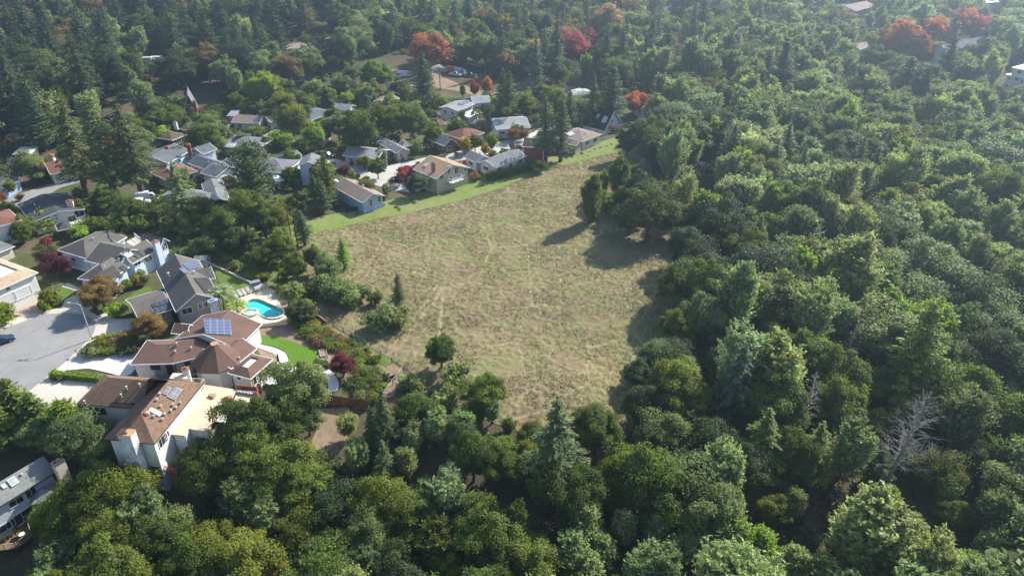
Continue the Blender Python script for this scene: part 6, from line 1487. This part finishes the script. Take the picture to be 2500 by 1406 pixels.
MIX = dict(
  near=[('oak','olive',4,7,10),('oak','moss',3,7,10),('oak','oak',3,7,10),('oak','grey',2,7,10),('willow','sage',3,9,13),('fir','fir',.35,13,17),('willow','oak',1.5,9,12),('poplar','sage',1,10,14),('oak','dark',2,7,10)],
  right=[('willow','sage',5,14,21),('willow','silver',3,14,20),('willow','grey',3,14,20),('oak','moss',2,10,14),('oak','olive',1.4,10,13),('oak','dark',1.6,10,14),('poplar','lime',1.2,14,19),('poplar','sage',3,15,21),('fir','moss',.35,13,18),('oak','grey',1.6,10,14)],
  upright=[('willow','sage',5,15,22),('poplar','sage',3,16,22),('willow','grey',4,15,21),('oak','oak',1.5,11,15),('cedar','dark',.7,15,20),('oak','brown',1.2,8,11),('oak','grey',2,9,12),('poplar','grey',1,12,16)],
  farleft=[('cedar','dark',2.2,17,25),('fir','dark',2,18,26),('oak','dark',3,11,16),('willow','oak',2,13,18),('willow','sage',1.4,13,18),('oak','grey',1.5,11,15),('oak','brown',1,10,14),('redwood','dark',1,20,26),('poplar','grey',1,13,18)],
  far=[('willow','sage',2,13,19),('willow','grey',3,13,18),('oak','oak',2.5,10,15),('oak','grey',2,10,15),('cedar','fir',1.3,16,24),('fir','fir',1.2,18,25),('cedar','dark',1.0,16,23),('redwood','fir',.6,20,26),('oak','moss',1.5,10,15),('oak','brown',1,9,13),('poplar','moss',1,12,17),('oak','rust',.25,9,12),('oak','gold',.15,9,12)],
  scrub=[('shrub','olive',2,1.5,3.2),('shrub','moss',2,1.5,3.2),('shrub','grey',1.5,1.5,3),('oak','grey',1,4,6.4),('oak','moss',1,4,6.4),('wisp','sage',2,1.8,3),('wisp','grey',1.5,1.8,3),('shrub','brown',1,1,2),('shrub','bright',1,1,2)],
  yard=[('shrub','olive',2.5,1.2,2.6),('shrub','moss',2.5,1.2,2.6),('shrub','brown',1.5,1.2,2.4),('shrub','grey',1.5,1.2,2.4),('oak','olive',1.6,3.5,6.5),('oak','grey',1.4,3.5,6),('oak','moss',1.6,3.5,6.5),('shrub','lime',.6,1.2,2),('wisp','sage',.8,1.5,2.5),('oak','rust',.2,3,5),('shrub','red',.15,1.2,2)],
  town=[('oak','oak',2,5,9),('oak','grey',2,5,9),('oak','olive',2,5,9),('oak','moss',2,5,9),('cedar','fir',1,9,15),('shrub','olive',2,1.5,3),('shrub','brown',1.5,1.5,3),('oak','lime',.6,4,6)])
placed = [(t['x'], t['y'], min(t['r'], 5)) for t in TREES]
NOBUILD = [  # open ground kept clear, in photo pixels: (px, py, radius in m)
 (760,1090,5),(790,1040,5),(820,1000,5),(880,985,5),(1970,420,0),(1718,400,4),(2480,185,12),(2160,112,9),(2350,112,14),(2080,20,14),(745,120,9),(800,55,9),(375,152,7),(330,175,5),(2050,30,10),(490,245,8),(60,1230,9),(20,1290,9),(120,1190,6),(1130,185,9),(975,188,5),(1060,190,5),(1310,222,6),(1420,225,5)]
nb = [(G(px, py).x, G(px, py).y, r) for px, py, r in NOBUILD if r]
HOUSE_KEEP = []   # filled from the houses: (x, y, radius)
def clear(x, y, r):
    for a, b, c in nb:
        if (a - x) ** 2 + (b - y) ** 2 < (c + r * .4) ** 2: return False
    for a, b, c in HOUSE_KEEP:
        if (a - x) ** 2 + (b - y) ** 2 < (c + r * .5) ** 2: return False
    return True

cand = []
for zp, sp, mix in ZONES:
    pw = [tuple(P(px, max(py, -60), 0))[:2] for px, py in zp]; xs = [p[0] for p in pw]; ys = [p[1] for p in pw]
    g = random.Random(len(zp) * 7 + 1); yv = min(ys)
    while yv < max(ys):
        xv = min(xs) + g.random() * sp
        while xv < max(xs):
            x = xv + g.uniform(-.42, .42) * sp; y = yv + g.uniform(-.42, .42) * sp; xv += sp
            if not inside(pw, np.array([x]), np.array([y]))[0]: continue
            pp = pix(x, y, h1(x, y) + 6)
            if pp[0] < -620 or pp[0] > 3120 or pp[1] > 1560 or pp[1] < -90: continue
            k = MIX[mix]
            # species come in patches
            wv = [m[2] * (.25 + 1.5 * float(fnoise(np.array([x + 53 * i]), np.array([y - 31 * i]), .035, 2)[0]) ** 3 * 4) for i, m in enumerate(k)]
            kind, tint, _, lo, hi = g.choices(k, wv)[0]; h = g.uniform(lo, hi); r = h / RATIO[kind] * g.uniform(.72, 1.30) * (1.2 if mix in ('right', 'upright') else 1)
            if not clear(x, y, r): continue
            if inside(MEADW, np.array([x]), np.array([y]))[0] and near(MEADW, np.array([x]), np.array([y]))[2][0] > 1.5: continue
            if any((a - x) ** 2 + (b - y) ** 2 < ((.40 if mix in ('right', 'near') else .48) * (c + r)) ** 2 for a, b, c in placed): continue
            placed.append((x, y, r)); cand.append((kind, x, y, h, r, tint, math.hypot(x, y) + CAMZ * .3 + (1e4 if pp[0] < -70 or pp[0] > 2570 or pp[1] > 1480 else 0)))
        yv += sp
SIGHT = [(*pix(q.x, q.y, b.z + b.rise * .4), math.hypot(q.x, q.y)) for hh in HOUSES for b in hh.b for q in (b.c, b.c.lerp(b.e[0], .55), b.c.lerp(b.e[1], .55), b.c.lerp(b.e[2], .5))]
for t in TREES:
    if t['label'] or t['tint'] in ('red', 'pink', 'orange', 'gold'): SIGHT.append((*pix(t['x'], t['y'], t['z'] + t['h'] * .7), math.hypot(t['x'], t['y'])))
    if t['tint'] in ('red', 'pink', 'orange', 'gold') and t['h'] > 4: SIGHT.append((*pix(t['x'], t['y'], t['z'] + t['h'] * .45), math.hypot(t['x'], t['y'])))
for o in sc.objects:
    if o.parent is None and o.get('category') in ('car', 'truck', 'pickup truck', 'gravel heap', 'rubble heap', 'roof sheet', 'boat'): SIGHT.append((*pix(*o.location), math.hypot(o.location.x, o.location.y)))
for px, py in [(2475,182),(2490,175),(2465,190),(820,400),(870,415),(920,440),(980,420),(975,400),(1010,397),(1070,390),(1130,375),(1180,375),(1220,358),(1270,345),(1330,315),(590,315),(640,325),(60,480),(120,462),(800,392),(850,410),(900,420),(950,430),(960,412),(1040,395),(1100,385),(1250,350),(1300,332),(540,300),(570,298),(620,328),(670,328),(40,490),(90,465),(150,448),(840,308),(880,295),(2060,25),(770,95),(800,80),(1105,200),(1400,380),(1450,365),(1500,345),(660,680),(600,660),(850,800),(800,760)]: q = G(px, py); SIGHT.append((px, py, math.hypot(q.x, q.y)))
SA = np.array(SIGHT)
def hides(c):
    kind, x, y, h, r = c[:5]; z = h1(x, y); ax, ay = pix(x, y, z + h * .98); bx, by = pix(x, y, z); d = y * CP - (z - CAMZ) * SP; wpx = r * F / d; D = math.hypot(x, y)
    k = (np.abs(SA[:, 0] - (ax + bx) / 2) < wpx * .62 + 4) & (SA[:, 1] > ay - 2) & (SA[:, 1] < by) & (SA[:, 2] > D + .5); return k.any()
cand = [c for c in cand if not hides(c)]
cand.sort(key=lambda c: c[6] / (c[4] + 2))
single = cand[:NEAR_TREES]; rest = cand[NEAR_TREES:]
for c in single: plant(*c[:6])
print('trees: by hand %d, single %d, merged %d' % (len(TREES) - len(single), len(single), len(rest)))
# the far woods as one mass, every tree still with its own boughs
LO = {}
def lowpoly(kind):
    if kind in LO: return LO[kind]
    K = KIND[kind]
    mk = {'oak': lambda s: clumpy(5, 1.6, 10, 44, 55, .36, .29, s, .3), 'willow': lambda s: feathery(5, 2, 14, 280, 10, .40, s, .6, .42, 0, 7), 'poplar': lambda s: clumpy(4, 2, 16, 50, 55, .34, .28, s, .3, 1.2),
          'fir': lambda s: firry(4.6, 2, 20, 22, 8, 26, .46, s, .42, .28, .42), 'cedar': lambda s: firry(4.6, .8, 16, 22, 9, 28, .42, s, .15, .45, .5, .12, .75), 'redwood': lambda s: firry(4.2, 5, 24, 24, 8, 26, .46, s, .3, .12, .45, .35, .55), 'shrub': lambda s: clumpy(1.3, -.1, 2, 12, 14, .3, .36, s, .3), 'wisp': lambda s: clumpy(1.4, -.2, 2.4, 12, 14, .3, .36, s, .3)}[kind]
    L = []
    for s in (1, 2, 3):
        pr, vv = mk(s + 300); V = np.concatenate([p[0] for p in pr]); n = 0; Q = []
        for v, q in pr: Q.append(q + n); n += len(v)
        L.append((V, np.concatenate(Q), np.clip(np.concatenate(vv), 0, 1)))
    LO[kind] = L; return L
V = []; Q = []; A = []; TI = []; n = 0
for i, (kind, x, y, h, r, tint, _) in enumerate(rest):
    v, q, a = lowpoly(kind)[i % 3]; K = KIND[kind]; an = random.random() * 6.28; s = r / K['r']
    rot = np.array([[math.cos(an) * s, -math.sin(an) * s, 0], [math.sin(an) * s, math.cos(an) * s, 0], [0, 0, h / K['h']]])
    V.append(v @ rot.T + np.array([x, y, h1(x, y)])); Q.append(q + n); n += len(v); A.append(a)
    j = RNG.uniform(-.09, .11); c = np.array(TINT[tint][0]) * np.array([1 + j, 1, (1 - j * .8) * .88]) * RNG.uniform(.84, 1.16); TI.append(np.tile(c, (len(a), 1)))
if V:
    me = np_mesh('distant_woods', np.concatenate(V), np.concatenate(Q), {'v': np.concatenate(A), 'tint': np.concatenate(TI)})
    mesh_obj('distant_woods', me, WOODS, kind='stuff', label='far off mixed woods fading into haze', cat='woods')

# low undergrowth between the trunks, one tangled mass
UG = [ZONES[0][0], ZONES[1][0], ZONES[2][0], ZONES[3][0], ZONES[4][0], ZONES[5][0]]
V = []; Q = []; A = []; TI = []; n = 0; utint = ['moss', 'olive', 'dark', 'grey', 'brown', 'oak']
UM = []
for s in (1, 2, 3, 4):
    pr, vv = clumpy(1.5, -.3, 1.5, 9, 22, .22, .5, 400 + s, .3); v = np.concatenate([p[0] for p in pr]); k = 0; qq = []
    for a_, q_ in pr: qq.append(q_ + k); k += len(a_)
    UM.append((v, np.concatenate(qq), np.clip(np.concatenate(vv), 0, 1)))
for zi, zp in enumerate(UG):
    pw = [tuple(P(px, max(py, -20), 0))[:2] for px, py in zp]; xs = [p[0] for p in pw]; ys = [p[1] for p in pw]; sp = (2.3, 2.6, 4.2, 3.4, 4.4, 3.2)[zi]
    gx_, gy_ = np.meshgrid(np.arange(min(xs), max(xs), sp), np.arange(min(ys), max(ys), sp)); X = gx_.ravel() + RNG.uniform(-.5, .5, gx_.size) * sp; Y = gy_.ravel() + RNG.uniform(-.5, .5, gx_.size) * sp
    k = inside(pw, X, Y) & ~inside(MEADW, X, Y) & (fnoise(X, Y, .08, 3) > .36); X, Y = X[k], Y[k]
    Z = np.concatenate([H(X[i:i + 4000], Y[i:i + 4000]) for i in range(0, len(X), 4000)]) if len(X) else X
    pp = pix(X, Y, Z); k = (pp[0] > -500) & (pp[0] < 3000) & (pp[1] < 1480) & (pp[1] > -30); X, Y, Z = X[k], Y[k], Z[k]
    for x, y, z in zip(X, Y, Z):
        if not clear(x, y, 2.0): continue
        v, q, a = UM[int(x * 7) % 4]; an = random.random() * 6.28; r = random.uniform(.6, 1.25) * (1 + .3 * (zi > 1)); V.append(v @ np.array([[math.cos(an) * r, -math.sin(an) * r, 0], [math.sin(an) * r, math.cos(an) * r, 0], [0, 0, r * random.uniform(.6, 1.2)]]).T + np.array([x, y, z])); Q.append(q + n); n += len(v); A.append(a)
        TI.append(np.tile(np.array(TINT[random.choice(utint)][0]) * random.uniform(.7, 1.1), (len(a), 1)))
mesh_obj('undergrowth', np_mesh('undergrowth', np.concatenate(V), np.concatenate(Q), {'v': np.concatenate(A), 'tint': np.concatenate(TI)}), WOODS, kind='stuff', label='tangled undergrowth between the trunks', cat='undergrowth')
print('undergrowth clumps', len(V))
# ============================================================ the air
hz = MB(); hz.prism([(-1500, -300, -60), (1500, -300, -60), (1500, 2200, -60), (-1500, 2200, -60)], (0, 0, 245))
hm = bpy.data.materials.new('haze'); hm.use_nodes = True; nt = hm.node_tree; nt.nodes.remove(nt.nodes['Principled BSDF'])
pv = N(nt, 'VolumePrincipled', i_Density=.00058, i_Anisotropy=.74); pv.inputs['Color'].default_value = (.62, .80, 1.0, 1); nt.links.new(pv.outputs[0], nt.nodes['Material Output'].inputs['Volume'])
ho = hz.build('haze', hm, kind='stuff', label='thin blue haze', cat='haze')
# ============================================================ labels for the many trees
TW = dict(oak='dark green', olive='olive green', bright='bright green', lime='yellow green', grey='grey green', sage='pale sage', silver='silvery', dark='blackish green', blue='bluish green', fir='deep green', rust='rusty', red='crimson', pink='pinkish red', orange='orange', gold='golden', plum='plum red', brown='brown green', tan='tan', moss='mossy green', umber='olive brown')
KW = dict(oak='oak', dome='dome shaped tree', willow='feathery willow', poplar='upswept broadleaf tree', fir='drooping fir', redwood='slim redwood', cedar='dense conifer', pine='spreading pine', column='narrow cypress', gum='eucalyptus', shrub='rounded shrub', wisp='wispy shrub', bare='bare tree')
LAND = [(640,752,'the pool'),(540,810,'the roof with blue panels'),(545,860,'the turret roof'),(330,990,'the brown tiled hip roofs'),(520,1000,'the tan flat roof'),(320,1110,'the tall white chimney wall'),(420,720,'the grey gabled house'),(270,630,'the pale blue house'),(40,700,'the flat topped tile rimmed house'),(120,800,'the cul-de-sac'),(190,930,'the clipped front hedge'),(40,1200,'the hillside house roof'),(30,1340,'the potted deck'),(110,515,'the charcoal roof'),(345,510,'the white off road cars'),(280,400,'the redwood trio'),(110,300,'the tall conical cedar'),(628,450,'the spreading pine'),(470,265,'the steep timber house'),(460,370,'the red chimneys'),(645,290,'the rose roofed wings'),(785,275,'the blue grey hip roof'),(760,405,'the two storey blue house'),(885,470,'the sky blue gable'),(925,365,'the pale grey house at the bend'),(1080,415,'the tan gabled house'),(1210,390,'the long grey roof'),(1120,325,'the red brown hip roof'),(1200,320,'the fan palms'),(1345,330,'the tall redwood pair'),(1410,330,'the rose hip roof'),(1465,290,'the black roof'),(1120,180,'the pale blue tank truck'),(1305,215,'the blue tank truck'),(1393,115,'the pinkish red tree'),(1045,120,'the rusty orange tree'),(1235,70,'the golden far tree'),(375,155,'the white forest trucks'),(740,115,'the tan hillside house'),(2215,90,'the far red trees'),(2480,180,'the white modern building'),(2360,110,'the long school roof'),(1925,150,'the dark broad conifers'),(1440,480,'the meadow eucalyptus'),(1590,540,'the broad meadow oak'),(1078,850,'the lone meadow oak'),(842,880,'the plum tree'),(740,830,'the bright curved lawn'),(980,750,'the small meadow fir'),(820,1060,'the dirt yard'),(930,1050,'the dark thin fir'),(1362,1060,'the tallest lower fir'),(1458,1060,'the round dome tree'),(1818,950,'the grey blue fir'),(2190,1110,'the large dead tree'),(1955,970,'the lower slim snag'),(2040,870,'the upper slim snag'),(2285,850,'the big yellow green cone'),(1746,610,'the leafless grey tree'),(1573,415,'the bare brown bush'),(1718,405,'the glinting roof sheet'),(1943,540,'the lime tree in the willows'),(390,1250,'the sparse grey fir'),(1190,1250,'the tall lime tree'),(1440,1290,'the sage broadleaf clump'),(1800,1290,'the big lime broadleaf'),(2100,330,'the willow ridge'),(2330,480,'the right willow slope'),(2100,640,'the bright lime crown'),(2440,700,'the dark right hollow'),(1700,200,'the tall willow clump')]
ORD = ['', 'second ', 'third ', 'fourth ', 'fifth ', 'sixth ', 'seventh ', 'eighth ', 'ninth ', 'tenth ']
seen = set(str(o.get('label')) for o in sc.objects if o.get('label')); grp = {}
for t in TREES:
    if t['label']: continue
    px, py = pix(t['x'], t['y'], t['z'] + t['h'] * .6); dd = []
    for lx, ly, nm in LAND: dd.append((math.hypot((lx - px), (ly - py) * 1.5), lx, ly, nm))
    d, lx, ly, nm = min(dd); dx, dy = px - lx, (py - ly) * 1.4
    rel = ('right of ' if dx > 0 else 'left of ') if abs(dx) > abs(dy) else ('below ' if dy > 0 else 'above ')
    if d < 22: rel = 'beside '
    hw = ('tall ' if t['h'] > 1.25 * KIND[t['kind']]['h'] else 'small ' if t['h'] < .62 * KIND[t['kind']]['h'] else '') if t['kind'] in KIND else ''
    grp.setdefault((hw + TW[t['tint']] + ' ' + KW[t['kind']], rel + nm), []).append((d, t))
for (a, b), L in grp.items():
    L.sort(key=lambda s: s[0])
    for i, (d, t) in enumerate(L):
        s = '%s %s' % (a, b) if len(L) == 1 else '%s, %snearest, %s' % (a, ORD[min(i, 9)], b)
        if s in seen: s += ' among others'
        seen.add(s); t['o']['label'] = s
        t['o']['group'] = {'shrub': 'garden shrubs', 'wisp': 'garden shrubs'}.get(t['kind'], CAT[t['kind']] + 's of the woods and gardens')
